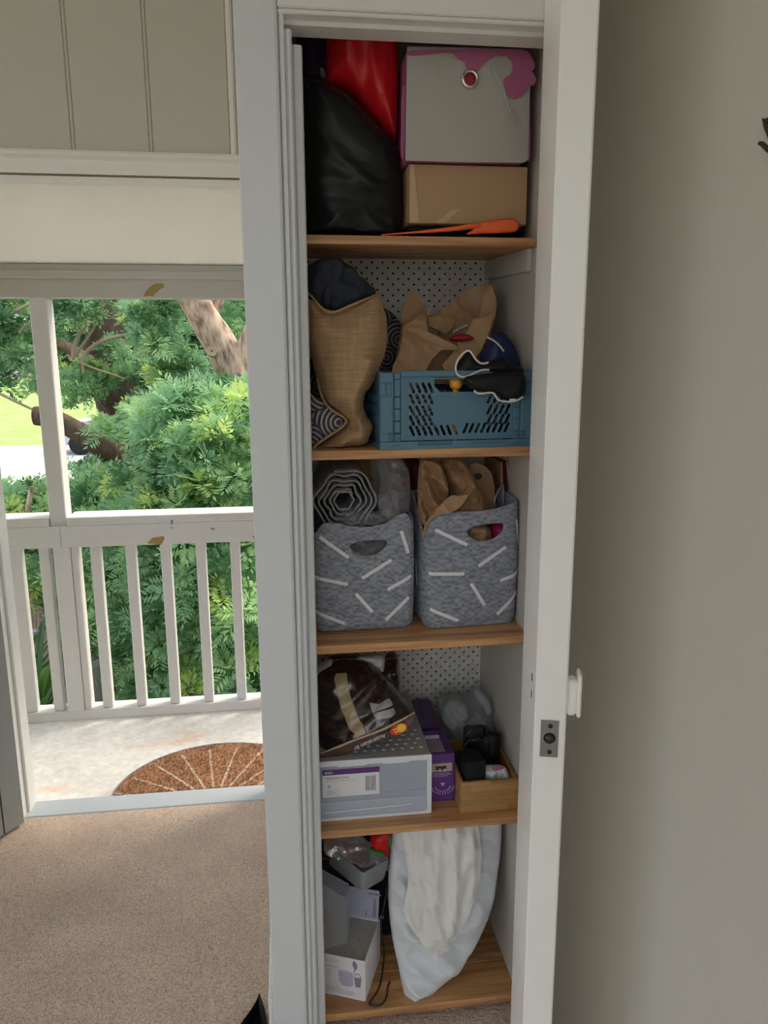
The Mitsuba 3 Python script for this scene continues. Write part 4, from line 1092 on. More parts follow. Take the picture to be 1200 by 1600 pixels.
def felt_basket(label, x0, x1, yf, depth, rot_deg, rim, hole, dashes, side_dashes, seed, pivot):
    """Rounded-square felt basket: rim(s) gives the front's top edge from (u, z) knots; hole is an outline in (u, z) on the front."""
    bk = thing('felt_basket', label, 'basket', 'grey felt baskets on the third shelf')
    w, r = x1 - x0, 0.022
    fp = shapely.box(x0 + r, yf + r, x1 - r, yf + depth - r).buffer(r, 12)
    ring = np.array(fp.exterior.coords)[:-1]
    if Polygon(ring).exterior.is_ccw is False:
        ring = ring[::-1]
    ln = LineString(np.vstack([ring, ring[:1]]))
    st = ln.project(Point((x0 + x1) / 2, yf + depth))            # the seam at the back
    total = ln.length
    front_mid = (ln.project(Point((x0 + x1) / 2, yf)) - st) % total
    ks = np.array([k[0] for k in rim]) + front_mid - w / 2
    kz = np.array([k[1] for k in rim])
    zb = kz.max()
    s_all = np.linspace(0, total, 260)
    top = np.interp(s_all, np.concatenate([[0, ks[0] - depth * 0.55], ks, [ks[-1] + depth * 0.55, total]]), np.concatenate([[zb - 0.01, zb + 0.01], kz, [zb + 0.01, zb - 0.01]]))
    for _ in range(3):
        top[1:-1] = 0.25 * top[:-2] + 0.5 * top[1:-1] + 0.25 * top[2:]
    outline = [(s, z3 + 0.0015) for s in s_all[::4]] + [(s, t) for s, t in zip(s_all[::-1], top[::-1])]
    hp = [(a + front_mid - w / 2, b) for a, b in hole]
    poly = Polygon(outline, [spoly(hp, 3)[::-1]])
    p, tri, dd, nb = region(poly, 0.0055)
    pos = np.array([ln.interpolate((s + st) % total).coords[0] for s in p[:, 0]])
    c = np.array([(x0 + x1) / 2, yf + depth / 2])
    out = pos - c
    h = (p[:, 1] - z3) / (zb - z3)
    k = 1 + 0.025 * np.sin(np.clip(h, 0, 1) * math.pi) + 0.010 * (meshkit.noise(np.stack([p[:, 0] * 14, p[:, 1] * 14, p[:, 0] * 0 + seed], -1), seed) - 0.5) - 0.03 * (h < 0.04)
    pos = c + out * k[:, None]
    m = solidify(np.stack([pos[:, 0], pos[:, 1], p[:, 1]], 1), tri, 0.004)
    m.merge_vertices()
    add(bk + '__wall', rot(m, rot_deg, (0, 0, 1), pivot), 'm_felt', True)
    add(bk + '__base', rot(ext(fp.buffer(-0.004), 0, 0.003).apply_transform(np.array([[1, 0, 0, 0], [0, 0, 1, 0], [0, -1, 0, z3 + 0.0045], [0, 0, 0, 1.0]])), rot_deg, (0, 0, 1), pivot), 'm_felt', False)
    for (a, b, a2, b2) in dashes:
        P0, P1 = np.array([a, b]), np.array([a2, b2])
        d = (P1 - P0) / np.linalg.norm(P1 - P0)
        n_ = np.array([-d[1], d[0]]) * 0.0036
        nseg = 7
        V = []
        for t in np.linspace(0, 1, nseg):
            q = P0 + (P1 - P0) * t
            for sg in (-1, 1):
                qq = q + n_ * sg
                s = qq[0] + front_mid - w / 2
                xy = np.array(ln.interpolate((s + st) % total).coords[0])
                hh = (qq[1] - z3) / (zb - z3)
                kk = 1 + 0.025 * math.sin(min(max(hh, 0), 1) * math.pi) + 0.010 * (meshkit.noise(np.array([[s * 14, qq[1] * 14, seed * 1.0]]), seed)[0] - 0.5)
                o = xy - c
                xy = c + o * kk + o / np.linalg.norm(o) * 0.0030
                V.append((xy[0], xy[1], qq[1]))
        F = []
        for i in range(nseg - 1):
            F += [(2 * i, 2 * i + 2, 2 * i + 3), (2 * i, 2 * i + 3, 2 * i + 1)]
        add(bk + '__dash', rot(solidify(np.array(V), F, 0.0009), rot_deg, (0, 0, 1), pivot), 'm_dash', False)
    return bk


def uz(px, x0, y, dx=0.0):
    """Zoomed third-shelf survey (3x, from 460, 690) to (u along the front, z)."""
    q = W(460 + px[0] / 3, 690 + px[1] / 3, y)
    return (q[0] - x0 + dx, q[2])


xL0, xL1, yL = 0.046, 0.262, 1.556
rimL = [uz(p_, xL0, yL) for p_ in ((100, 440), (112, 405), (140, 378), (200, 382), (260, 396), (340, 402), (420, 388), (490, 345), (525, 334), (540, 345), (548, 385))]
holeL = [uz(p_, xL0, yL) for p_ in ((255, 480), (345, 462), (438, 462), (425, 495), (390, 525), (345, 538), (300, 530), (268, 508))]
dL = [uz((a, b), xL0, yL) + uz((c, d), xL0, yL) for a, b, c, d in ((125, 445, 258, 543), (495, 420, 527, 525), (318, 640, 450, 555), (103, 635, 253, 668), (432, 695, 543, 632), (290, 712, 365, 800), (425, 838, 530, 732), (105, 797, 240, 852))]
felt_basket('grey felt basket with white dashes holding bubble wrap at the left of the third shelf', xL0, xL1, yL, 0.21, 2.0, rimL, holeL, dL, [], 3, (xL0, yL, 0))
xR0, xR1, yR_ = 0.288, 0.494, 1.543
rimR = [uz(p_, xR0, yR_) for p_ in ((606, 470), (608, 440), (622, 400), (655, 352), (700, 334), (760, 330), (830, 330), (900, 326), (960, 315), (1010, 298), (1050, 288))]
holeR = [uz(p_, xR0, yR_) for p_ in ((810, 432), (815, 412), (850, 398), (910, 388), (965, 385), (986, 388), (980, 420), (955, 448), (915, 466), (870, 470), (830, 456))]
dR = [uz((a, b), xR0, yR_) + uz((c, d), xR0, yR_) for a, b, c, d in ((665, 412, 812, 485), (862, 585, 988, 497), (637, 618, 797, 620), (962, 655, 1070, 615), (828, 665, 892, 770), (640, 785, 770, 840), (950, 815, 1052, 712), (1047, 375, 1070, 490))]
dR += [(-0.075, 1.085, -0.068, 1.025)]
felt_basket('grey felt basket with white dashes holding brown paper at the right of the third shelf', xR0, xR1, yR_, 0.215, 3.5, rimR, holeR, dR, [], 5, (xR0, yR_, 0))

# rolled bubble wrap and clear film in the left basket
bw = thing('bubble_wrap_roll', 'roll of clear bubble wrap showing its spiral end in the left felt basket', 'bubble wrap')
ctr = W(538, 784, 1.565)
def spiral(r0, r1, turns, n, seed, corners):
    t = np.linspace(0, 1, n)
    a = t * turns * 2 * math.pi + 0.6
    r = r0 + (r1 - r0) * t
    r = r * (1 + 0.05 * np.cos(corners * a)) + 0.0022 * (meshkit.noise(np.stack([a * 2.6, a * 0, a * 0 + seed], -1), seed) - 0.5) * 2
    return np.stack([ctr[0] + r * np.cos(a), ctr[2] + r * np.sin(a) * 0.97], 1)
def roll(pts, y0, y1, th, seed, amp):
    ny = 26
    ys = np.linspace(y0, y1, ny)
    n = len(pts)
    V = np.zeros((n, ny, 3))
    tang = np.gradient(pts, axis=0)
    nr = np.stack([tang[:, 1], -tang[:, 0]], 1)
    nr /= np.linalg.norm(nr, axis=1, keepdims=True)
    for j, y in enumerate(ys):
        w = amp * (np.abs(np.sin(np.arange(n) * 0.55 + (j % 2) * 1.57)) * abs(math.sin(j * 1.2)) - 0.3) + 0.003 * (meshkit.noise(np.stack([np.arange(n) * 0.12, np.full(n, j * 0.5), np.full(n, seed)], -1), seed) - 0.5)
        V[:, j, 0] = pts[:, 0] + nr[:, 0] * w
        V[:, j, 2] = pts[:, 1] + nr[:, 1] * w
        V[:, j, 1] = y + 0.006 * (meshkit.noise(np.stack([np.arange(n) * 0.09, np.zeros(n), np.full(n, seed + 4.0)], -1), seed) - 0.5)
    i, j = np.meshgrid(np.arange(n - 1), np.arange(ny - 1), indexing='ij')
    a = i * ny + j
    F = np.vstack([np.stack([a, a + ny, a + ny + 1], -1).reshape(-1, 3), np.stack([a, a + ny + 1, a + 1], -1).reshape(-1, 3)])
    return solidify(V.reshape(-1, 3), F, th)
add(bw + '__sheet', roll(spiral(0.0245, 0.070, 4.2, 330, 3, 6), 1.575, 1.80, 0.003, 3, 0.0030), 'm_wrap', 35)
hexa = np.array([[math.cos(a), math.sin(a)] for a in np.linspace(0, 2 * math.pi, 7)]) * 0.0215
hx = np.vstack([np.linspace(hexa[i], hexa[i + 1], 8)[:-1] for i in range(6)] + [hexa[-1:]]) + ctr[[0, 2]]
add(bw + '__core', roll(hx, 1.572, 1.80, 0.003, 7, 0.0008), 'm_wrap', 35)
cf = thing('plastic_film', 'crumpled clear plastic film bunched beside the bubble wrap roll', 'plastic film')
soft(cf + '__bunch', [(586, 720), (600, 712), (628, 716), (640, 735), (642, 775), (640, 800), (620, 806), (604, 812), (592, 800), (590, 770), (596, 750)], 1.605, 0.03, 'm_clear', back=0.03, edge=0.035, step=0.0035, amp=0.014, f=(40, 30), seed=71, smooth=12)
soft(cf + '__bunch', [(588, 776), (600, 770), (620, 776), (626, 795), (612, 812), (594, 808)], 1.580, 0.018, 'm_clear', back=0.012, edge=0.02, step=0.0035, amp=0.009, f=(50, 44), seed=72, smooth=12)
soft(cf + '__loose_end', [(545, 790), (575, 800), (600, 796), (630, 790), (628, 815), (580, 822), (520, 820), (522, 806)], 1.590, 0.02, 'm_clear', back=0.01, edge=0.02, step=0.004, amp=0.010, f=(40, 40), seed=73, smooth=12)
soft(cf + '__lower', [(535, 838), (575, 834), (612, 836), (612, 872), (560, 880), (535, 866)], 1.586, 0.016, 'm_clear', back=0.03, edge=0.02, step=0.004, amp=0.010, f=(50, 34), seed=74, smooth=12)
# kraft roll standing behind the bubble wrap
add('cardboard_tube', tube([W(500, 742, 1.83), W(578, 732, 1.83)], 0.032, 28), 'm_card', label='brown cardboard tube lying behind the bubble wrap roll', category='tube')
thing('burgundy_cloth', 'dark burgundy cloth hanging between the two felt baskets under the shelf', 'cloth')
soft('burgundy_cloth__folds', [(620, 712), (656, 712), (660, 760), (660, 800), (640, 850), (625, 800)], 1.785, 0.03, 'm_burgundy', edge=0.03, amp=0.010, f=(34, 6), seed=81, zmin=z3 + 0.004)
# brown paper in the right basket
p1 = thing('crumpled_paper', 'sheet of crumpled brown wrapping paper spilling over the left corner of the right felt basket', 'paper', 'crumpled brown paper in the right basket')
soft(p1 + '__wad', [(654, 720), (666, 715), (682, 716), (694, 735), (702, 765), (695, 790), (676, 802), (662, 825), (654, 812), (652, 780)], 1.60, 0.032, 'm_kraft', back=0.03, edge=0.03, step=0.004, amp=0.021, f=(30, 20), skew=0.5, seed=91, smooth=14)
paper(p1 + '__flap', [(655, 836), (664, 814), (686, 790), (706, 774), (718, 776), (734, 772), (724, 788), (708, 800), (680, 805), (666, 816), (660, 836)], 1.532, seed=92, amp=0.006, f=(30, 30), step=0.004, n=1, lean=0.3)
p2 = thing('crumpled_paper', 'taller wad of crumpled brown paper in the middle of the right felt basket', 'paper', 'crumpled brown paper in the right basket')
soft(p2 + '__wad', [(684, 718), (700, 713), (718, 714), (736, 735), (750, 765), (760, 790), (764, 806), (720, 810), (698, 800), (706, 770), (694, 740)], 1.635, 0.036, 'm_kraft', back=0.03, edge=0.035, step=0.004, amp=0.022, f=(28, 18), skew=-0.6, seed=93, smooth=14)
p3 = thing('paper_bag', 'folded brown paper bag with a cut handle slot standing in the right felt basket', 'paper bag', 'folded paper bags in the right basket')
hb_ = Polygon(XZ([(734, 726), (745, 722), (760, 730), (768, 740), (773, 760), (774, 800), (745, 806), (736, 770)], 1.665), [XZ([(738, 742), (747, 738), (754, 742), (750, 751), (742, 748)], 1.665)[::-1]])
p, tri, dd_, nb = region(hb_, 0.005)
add(p3 + '__body', solidify(np.stack([p[:, 0], 1.665 - 0.008 * ridges(p[:, 0], p[:, 1], 4, 14, 14), p[:, 1]], 1), tri, 0.001), 'm_kraft', 22)
names = ['folded brown paper bag furthest right in the right felt basket', 'folded brown paper bag second from the right end of the right felt basket', 'folded reddish paper bag third from the right end of the right felt basket', 'folded brown paper bag next to the dark gap in the right felt basket']
for i, (a, b, c, d, y) in enumerate((((812, 738), (818, 740), (819, 790), (813, 790), 1.60), ((802, 726), (810, 734), (812, 792), (805, 792), 1.63), ((790, 722), (798, 730), (803, 795), (796, 795), 1.66), ((782, 722), (788, 728), (792, 795), (785, 796), 1.69))):
    key = thing('paper_bag', names[i], 'paper bag', 'folded paper bags in the right basket')
    A, B, Cc, Dd = (W(*q, y) for q in (a, b, c, d))
    pts = [A, Dd, Dd + [0, 0.13, 0], A + [0.004, 0.13, 0.008]]
    m = box(0, 1, 0, 1, 0, 1, 0.01)
    x_, y_, z_ = np.array(m.vertices).T
    base_ = Dd + (A - Dd) * z_[:, None]
    m.vertices = base_ + np.stack([0.006 * x_, 0.13 * y_, 0 * z_], 1) - np.array([0, 0, 0.10]) * (1 - z_)[:, None]
    add(key + '__sheet', m, 'm_kraft' if i != 2 else 'm_burgundy', False)
    add(key + '__edge', tube([A + [0.003, -0.001, 0], Dd + [0.003, -0.001, 0]], 0.0013, 6), 'm_card_light')
add('crimson_cloth', pillow(spoly(XZ([(768, 815), (795, 812), (806, 825), (800, 850), (775, 856), (766, 840)], 1.60), 2), 1.60, 0.03, edge=0.025, amp=0.006, seed=95), 'm_crimson', True, label='crimson cloth seen through the handle slot of the right felt basket', category='cloth')
soft('crumpled_paper', [(725, 818), (745, 815), (768, 822), (770, 850), (745, 862), (722, 850)], 1.592, 0.022, 'm_kraft', label='wad of brown paper seen through the handle slot of the right felt basket', category='paper', group='crumpled brown paper in the right basket', edge=0.025, amp=0.01, f=(26, 22), seed=96, smooth=24)
add('grey_cable', tube([W(776, 790, 1.62), W(778, 768, 1.62), W(786, 758, 1.63), W(786, 775, 1.63), W(792, 790, 1.63)], 0.002, 8, 30), 'm_galv', label='thin grey cable loop among the folded paper bags in the right felt basket', category='cable')
# ------------------------------------------------------------------ fourth shelf
z4 = SH[3]
dw = thing('stackable_drawer', 'grey plastic stackable drawer with white rim and paper label', 'drawer unit')
dx0, dx1, dy0, dy1, dzt = 0.020, 0.2965, 1.515, 1.845, 0.661
def ring_xz(a, b):
    return a.difference(b)
outer = shapely.box(dx0, z4 + 0.0005, dx1, dzt).buffer(-0.004).buffer(0.004)
inner = shapely.box(dx0 + 0.0065, z4 + 0.0065, dx1 - 0.0105, dzt - 0.0125)
add(dw + '__rim', ext(ring_xz(outer, inner), dy0, dy0 + 0.010), 'm_whiteplastic', False)
add(dw + '__case', cat(box(dx0 + 0.002, dx1 - 0.002, dy0 + 0.010, dy1, dzt - 0.004, dzt - 0.001, 0.001), box(dx1 - 0.005, dx1 - 0.002, dy0 + 0.010, dy1, z4 + 0.002, dzt - 0.002, 0.001),
                      box(dx0 + 0.002, dx0 + 0.005, dy0 + 0.010, dy1, z4 + 0.002, dzt - 0.002, 0.001), box(dx0 + 0.004, dx1 - 0.004, dy1 - 0.004, dy1, z4 + 0.002, dzt - 0.002, 0.001), box(dx0 + 0.004, dx1 - 0.004, dy0 + 0.01, dy1, z4 + 0.0005, z4 + 0.004, 0.001)), 'm_drawerbody', False)
add(dw + '__case__lip', box(dx0 + 0.004, dx1 - 0.004, dy0 + 0.001, dy0 + 0.020, dzt - 0.0012, dzt + 0.0006, 0.0006), 'm_drawerbody', False)
dots = []
for i in range(12):
    for j in range(15):
        x, y = dx0 + 0.022 + i * 0.0215 + (j % 2) * 0.0107, dy0 + 0.036 + j * 0.0205
        if x < dx1 - 0.012:
            dots.append(mv(lathe([(0, 0.0012), (0.0036, 0.0009), (0.0048, 0.0)], 10).apply_transform(np.diag([1, 0.62, 1, 1.0])), x, y, dzt - 0.0006))
add(dw + '__case__dimples', cat(*dots), 'm_paper', True, kind='stuff')
fr = dw + '__drawer_front'
zs = [z4 + 0.0065, z4 + 0.048, z4 + 0.062, dzt - 0.0125]
add(fr, cat(box(dx0 + 0.0068, dx1 - 0.0108, dy0 + 0.0055, dy0 + 0.009, zs[1], zs[3] - 0.0005, 0.0006)), 'm_drawerfront', False)
add(fr + '__ledge', cat(box(dx0 + 0.0068, dx1 - 0.0108, dy0 + 0.0035, dy0 + 0.0075, zs[1] - 0.004, zs[1] + 0.012, 0.0015)), 'm_drawerfront', False)
low = box(dx0 + 0.0068, dx1 - 0.0108, dy0 + 0.002, dy0 + 0.005, zs[0] + 0.0005, zs[1] - 0.003, 0.0008)
add(fr + '__grip_panel', rot(low, 4, (1, 0, 0), (0, dy0 + 0.003, zs[1])), 'm_drawerlow', False)
add(fr + '__grip_edge', tube([(dx0 + 0.034, dy0 + 0.0015, z4 + 0.020), (dx1 - 0.043, dy0 + 0.0015, z4 + 0.026)], 0.0015, 8), 'm_whiteplastic')
for a, b in ((0.085, 0.150), (0.187, 0.245)):
    add(fr + '__catch', box(a, b, dy0 + 0.003, dy0 + 0.008, zs[3] - 0.005, zs[3] - 0.0005, 0.001), 'm_whiteplastic', False)
# its label
lb = dw + '__label'
lx0, lx1, lz0, lz1 = 0.051, 0.1785, 0.572, 0.639
ly = dy0 + 0.0032
add(lb, box(lx0, lx1, ly, ly + 0.001, lz0, lz1, 0.0003), 'm_paper', False)
add(lb + '__band', box(lx0, lx1, ly - 0.0004, ly, lz1 - 0.013, lz1, 0.0001), 'm_purple', False)
def letters(text, h, x, y, z, m, key, tilt=0.0, t=0.0003, bold=False):
    q = meshkit.text_mesh(text, h, t, bold)
    q = rot(q, 90, (1, 0, 0))
    return add(key, mv(rot(q, tilt, (0, 1, 0)), x, y, z), m, False)
letters('anko', 0.0056, lx0 + 0.0055, ly - 0.0004, lz1 - 0.0095, 'm_paper', lb + '__wording', bold=True)
letters('Stackable Drawer', 0.0046, lx0 + 0.007, ly, lz1 - 0.0225, 'm_print', lb + '__wording', bold=True)
for i, w_ in enumerate((0.075, 0.030, 0.026, 0.022, 0.030)):
    zz_ = (lz1 - 0.0275, lz0 + 0.016, lz0 + 0.0125, lz0 + 0.009, lz0 + 0.0055)[i]
    if i == 0:
        add(lb + '__print', box(lx0 + 0.007, lx0 + 0.007 + w_ * 0.9, ly - 0.0003, ly, zz_, zz_ + 0.0012, 0.0001), 'm_lilac', False)
    else:
        add(lb + '__print', box(lx0 + 0.008, lx0 + 0.008 + w_, ly - 0.0003, ly, zz_, zz_ + 0.0010, 0.0001), 'm_lilac', False)
tri_ = Polygon([(lx0 + 0.011, lz0 + 0.024), (lx0 + 0.018, lz0 + 0.024), (lx0 + 0.0145, lz0 + 0.031)])
add(lb + '__print', ext(tri_.buffer(0.0006).difference(tri_.buffer(-0.0006)), ly - 0.0003, ly), 'm_print', False)
bars = []
x = lx1 - 0.032
gb_ = np.random.default_rng(11)
while x < lx1 - 0.008:
    w_ = gb_.choice([0.0006, 0.0010, 0.0016, 0.0022])
    bars.append(box(x, x + w_, ly - 0.0003, ly, lz0 + 0.010, lz1 - 0.021, 0.0001))
    x += w_ + gb_.choice([0.0006, 0.0010, 0.0014])
add(lb + '__barcode', cat(*bars), 'm_print', False)

# brown plastic bag lying on the drawer
bb = thing('plastic_bag', 'glossy dark brown printed plastic bag slumped on top of the stackable drawer', 'plastic bag')
soft(bb + '__body', [(490, 1060), (500, 1042), (522, 1032), (545, 1030), (575, 1034), (600, 1050), (618, 1075), (634, 1095), (648, 1112), (640, 1128), (620, 1138), (590, 1148), (556, 1160), (525, 1172), (503, 1178), (492, 1150)],
     1.620, 0.085, 'm_brownfilm', back=0.06, edge=0.075, step=0.0045, amp=0.0085, f=(18, 14), skew=-0.7, seed=101, zmin=dzt + 0.002)
soft(bb + '__neck', [(488, 1070), (500, 1040), (520, 1022), (560, 1022), (600, 1030), (624, 1024), (624, 1080), (622, 1110), (590, 1100), (540, 1090), (500, 1095)], 1.700, 0.055, 'm_brownfilm', back=0.03, edge=0.05, step=0.0045, amp=0.016, f=(22, 14), skew=0.8, seed=103)
# sealed end with the name
seal = spoly(XZ([(498, 1184), (503, 1176), (530, 1166), (560, 1154), (592, 1142), (625, 1126), (648, 1113), (650, 1117), (645, 1128), (634, 1141), (612, 1152), (580, 1163), (550, 1174), (525, 1184), (504, 1191)], 1.533), 1)
sc_ = [(p_[0], max(p_[1], dzt + 0.0015)) for p_ in seal]
add(bb + '__seal', sheet(sc_, 1.533, amp=0.0025, f=(26, 30), step=0.0035, t=0.0012, seed=105), 'm_brownseal', True)
add(bb + '__seal__silver_edge', tube([W(a, b, 1.528) for a, b in ((500, 1177), (530, 1166), (560, 1154), (592, 1142), (625, 1126), (648, 1113))], [0.0012, 0.0032, 0.0026, 0.0034, 0.003, 0.0012], 8, 40), 'm_tan')
# two broad printed straps following the bag
def on_front(px, y0, dep, th=0.0015, m='m_tan', key='__ribbon', n=1, amp=0.002, lean=0.0, seed=1):
    return add(bb + key, sheet(spoly(XZ(px, y0), n) if n else XZ(px, y0), y0, amp=amp, f=(30, 30), step=0.004, t=th, lean=lean, seed=seed), m, True)
def bulged(px, key, m, off=0.0025):
    """A printed patch that follows the bag's swollen front."""
    base_poly = Polygon(spoly(XZ([(490, 1060), (500, 1042), (522, 1032), (545, 1030), (575, 1034), (600, 1050), (618, 1075), (634, 1095), (648, 1112), (640, 1128), (620, 1138), (590, 1148), (556, 1160), (525, 1172), (503, 1178), (492, 1150)], 1.620), 2))
    pts = []
    for a, b in px:
        y = 1.56
        for _ in range(8):
            q = W(a, b, y)
            d = max(0.0, base_poly.boundary.distance(Point(q[0], q[2]))) if base_poly.contains(Point(q[0], q[2])) else 0.0
            y = 1.620 - 0.085 * math.sqrt(max(0, 1 - (1 - min(d / 0.075, 1)) ** 2)) - off
        pts.append((q[0], q[2]))
    p_, t_, d_, n_ = region(Polygon(pts), 0.0045)
    dd = shapely.distance(shapely.points(p_), base_poly.boundary) * shapely.contains_xy(base_poly, p_[:, 0], p_[:, 1])
    prof_ = np.sqrt(np.clip(1 - (1 - np.minimum(dd / 0.075, 1)) ** 2, 0, 1))
    w_ = ridges(p_[:, 0], p_[:, 1], 101, 18, 14, -0.7) * np.clip(dd / 0.03, 0, 1)
    v_ = np.stack([p_[:, 0], 1.620 - 0.085 * prof_ - 0.0085 * 1.3 * w_ - off, np.maximum(p_[:, 1], dzt + 0.003)], 1)
    add(bb + key, solidify(v_, t_, 0.001), m, True)
bulged([(523, 1040), (540, 1038), (542, 1060), (547, 1085), (556, 1110), (566, 1130), (572, 1146), (556, 1152), (546, 1136), (534, 1110), (527, 1085), (522, 1060)], '__ribbon', 'm_tan')
bulged([(577, 1098), (608, 1090), (614, 1100), (582, 1112)], '__label', 'm_greyfilm', 0.003)
bulged([(582, 1114), (614, 1103), (618, 1112), (588, 1124)], '__label', 'm_greyfilm', 0.003)
soft(bb + '__clear_band', [(552, 1028), (580, 1024), (600, 1022), (602, 1034), (600, 1052), (578, 1046), (556, 1038)], 1.640, 0.012, 'm_greyfilm', edge=0.015, step=0.004, amp=0.006, f=(12, 70), skew=0.3, seed=107)
soft(bb + '__clear_band', [(492, 1040), (520, 1026), (522, 1046), (500, 1062), (492, 1066)], 1.620, 0.012, 'm_greyfilm', edge=0.015, step=0.004, amp=0.006, f=(40, 40), seed=108)
lg = W(623, 1139, 1.5295)
el_ = affinity.rotate(affinity.scale(Point(0, 0).buffer(1, 24), 0.0205, 0.0125), 24, origin=(0, 0))
add(bb + '__seal__logo', mv(ext(el_, -0.0008, 0.0), lg[0], lg[1], lg[2]), 'm_logo_red', False)
el2 = affinity.rotate(affinity.translate(affinity.scale(Point(0, 0).buffer(1, 24), 0.0105, 0.0100), 0.0065, 0.0), 24, origin=(0, 0))
add(bb + '__seal__logo', mv(ext(el2, -0.0012, -0.0006), *lg), 'm_logo_yellow', False)
for dz_, dxx in ((0.0035, -0.0125), (-0.0035, -0.0115)):
    q = affinity.rotate(shapely.box(dxx, dz_ - 0.0016, dxx + 0.011, dz_ + 0.0016), 24, origin=(0, 0))
    add(bb + '__seal__logo', mv(ext(q, -0.0014, -0.0010), *lg), 'm_logo_yellow', False)
# the word stands upside down along the seal
tq = meshkit.text_mesh('Australian Br', 0.0092, 0.0004)
tq = rot(rot(tq, 90, (1, 0, 0)), 180 - 22, (0, 1, 0))
tq2 = tq.copy()
o_ = W(601, 1146, 1.527)
add(bb + '__seal__wording', mv(tq, o_[0], o_[1], o_[2]), 'm_paper', False)

# second brown bag end (dark strip at the right)
soft('plastic_bag', [(600, 1020), (622, 1018), (624, 1060), (623, 1095), (610, 1088), (602, 1060)], 1.735, 0.03, 'm_brownseal', label='matt brown plastic bag standing upright behind the glossy bag on the drawer', category='plastic bag', edge=0.03, amp=0.006, back=0.03, seed=110)

# purple cartons beside the drawer
pc = thing('purple_carton', 'purple printed carton with a kitchen picture between the drawer and the wooden tray', 'box')
px0, px1, py0, py1, pz1 = 0.299, 0.3585, 1.557, 1.672, 0.6355
add(pc + '__body', cat(box(px0, px1, py0, py1, z4 + 0.0005, pz1, 0.001)), 'm_purple', False)
add(pc + '__lid_recess', box(px0 + 0.004, px1 - 0.020, py0 + 0.012, py0 + 0.07, pz1 - 0.001, pz1 + 0.0006, 0.0003), 'm_print', False)
add(pc + '__lid_tab', box(px0 + 0.002, px1 - 0.022, py0 + 0.072, py0 + 0.078, pz1, pz1 + 0.008, 0.001), 'm_lavender', False)
add(pc + '__flap', rot(box(px1 - 0.018, px1 - 0.002, py0 + 0.010, py1, pz1, pz1 + 0.001, 0.0003), -18, (0, 1, 0), (px1 - 0.018, 0, pz1)), 'm_purpledeep', False)
add(pc + '__picture', box(px0 + 0.004, px1 - 0.006, py0 - 0.0006, py0, 0.592, 0.613, 0.0001), 'm_photo', False)
for a, b, c_, d_, m in ((0.014, 0.040, 0.596, 0.606, 'm_latchdark'), (0.010, 0.016, 0.594, 0.604, 'm_photo'), (0.020, 0.034, 0.606, 0.611, 'm_card_light'), (0.022, 0.027, 0.5935, 0.601, 'm_paper'), (0.034, 0.038, 0.593, 0.600, 'm_paper'), (0.030, 0.033, 0.5925, 0.6, 'm_print')):
    add(pc + '__picture__object', box(px0 + a, px0 + b, py0 - 0.0011, py0 - 0.0005, c_, d_, 0.0001), m, False)
for zz_, w_ in ((0.587, 0.040), (0.583, 0.046), (0.579, 0.036)):
    add(pc + '__print', box(px0 + 0.008, px0 + 0.008 + w_, py0 - 0.0005, py0, zz_, zz_ + 0.0012, 0.0001), 'm_lavender', False)
fl = []
for k_ in range(13):
    a = math.pi * (1.02 + 0.96 * k_ / 12)
    for rr, s_ in ((0.014, 0.0015), (0.021, 0.0018)):
        p_ = affinity.rotate(affinity.scale(Point(0, 0).buffer(1, 6), s_ * 1.4, s_ * 0.7), math.degrees(a), origin=(0, 0))
        fl.append(ext(affinity.translate(p_, px0 + 0.032 + rr * 1.25 * math.cos(a), 0.553 + rr * math.sin(a) * 0.85), py0 - 0.0005, py0))
fl.append(ext(Polygon([(px0 + 0.026, 0.563), (px0 + 0.038, 0.563), (px0 + 0.032, 0.553)]), py0 - 0.0005, py0))
add(pc + '__flower_print', cat(*fl), 'm_lavender', False)
add('purple_carton', cat(box(0.301, 0.352, 1.677, 1.835, z4 + 0.0005, 0.640, 0.001), box(0.318, 0.350, 1.69, 1.82, 0.640, 0.6415, 0.0005)), 'm_purpledeep', False, label='darker purple carton at the back of the fourth shelf beside the plastic bag', category='box')

# wooden tray with black gear
wt = thing('wooden_tray', 'open-topped bamboo box holding black cables and gear at the right of the fourth shelf', 'box')
tx0, tx1, ty0, ty1, tz1 = 0.361, 0.4955, 1.503, 1.70, 0.592
add(wt + '__front', box(tx0, tx1, ty0, ty0 + 0.008, z4 + 0.0005, tz1, 0.0012), 'm_bamboo', False)
add(wt + '__back', box(tx0, tx1, ty1 - 0.008, ty1, z4 + 0.0005, tz1, 0.0012), 'm_bamboo', False)
add(wt + '__side', box(tx0, tx0 + 0.008, ty0 + 0.008, ty1 - 0.008, z4 + 0.0005, tz1, 0.0012), 'm_bamboo', False)
add(wt + '__side', box(tx1 - 0.008, tx1, ty0 + 0.008, ty1 - 0.008, z4 + 0.0005, tz1, 0.0012), 'm_bamboo', False)
add(wt + '__base', box(tx0 + 0.008, tx1 - 0.008, ty0 + 0.008, ty1 - 0.008, z4 + 0.0008, z4 + 0.006, 0.0005), 'm_bamboo', False)
fl_ = W(790, 1140, 1.63)
fx, fz = fl_[0], fl_[2]
fp_ = lathe([(0, 0), (0.014, 0), (0.0145, 0.06), (0.018, 0.068), (0.0195, 0.082), (0.0195, 0.118), (0.0175, 0.121), (0.016, 0.121), (0.0155, 0.117), (0, 0.117)], 30)
fp_ = rot(rot(fp_, 6, (0, 1, 0)), -8, (1, 0, 0))
add('flashlight', mv(fp_, 0.452, 1.600, z4 + 0.012), 'm_black', 40, label='black cylindrical torch standing in the bamboo box', category='flashlight')
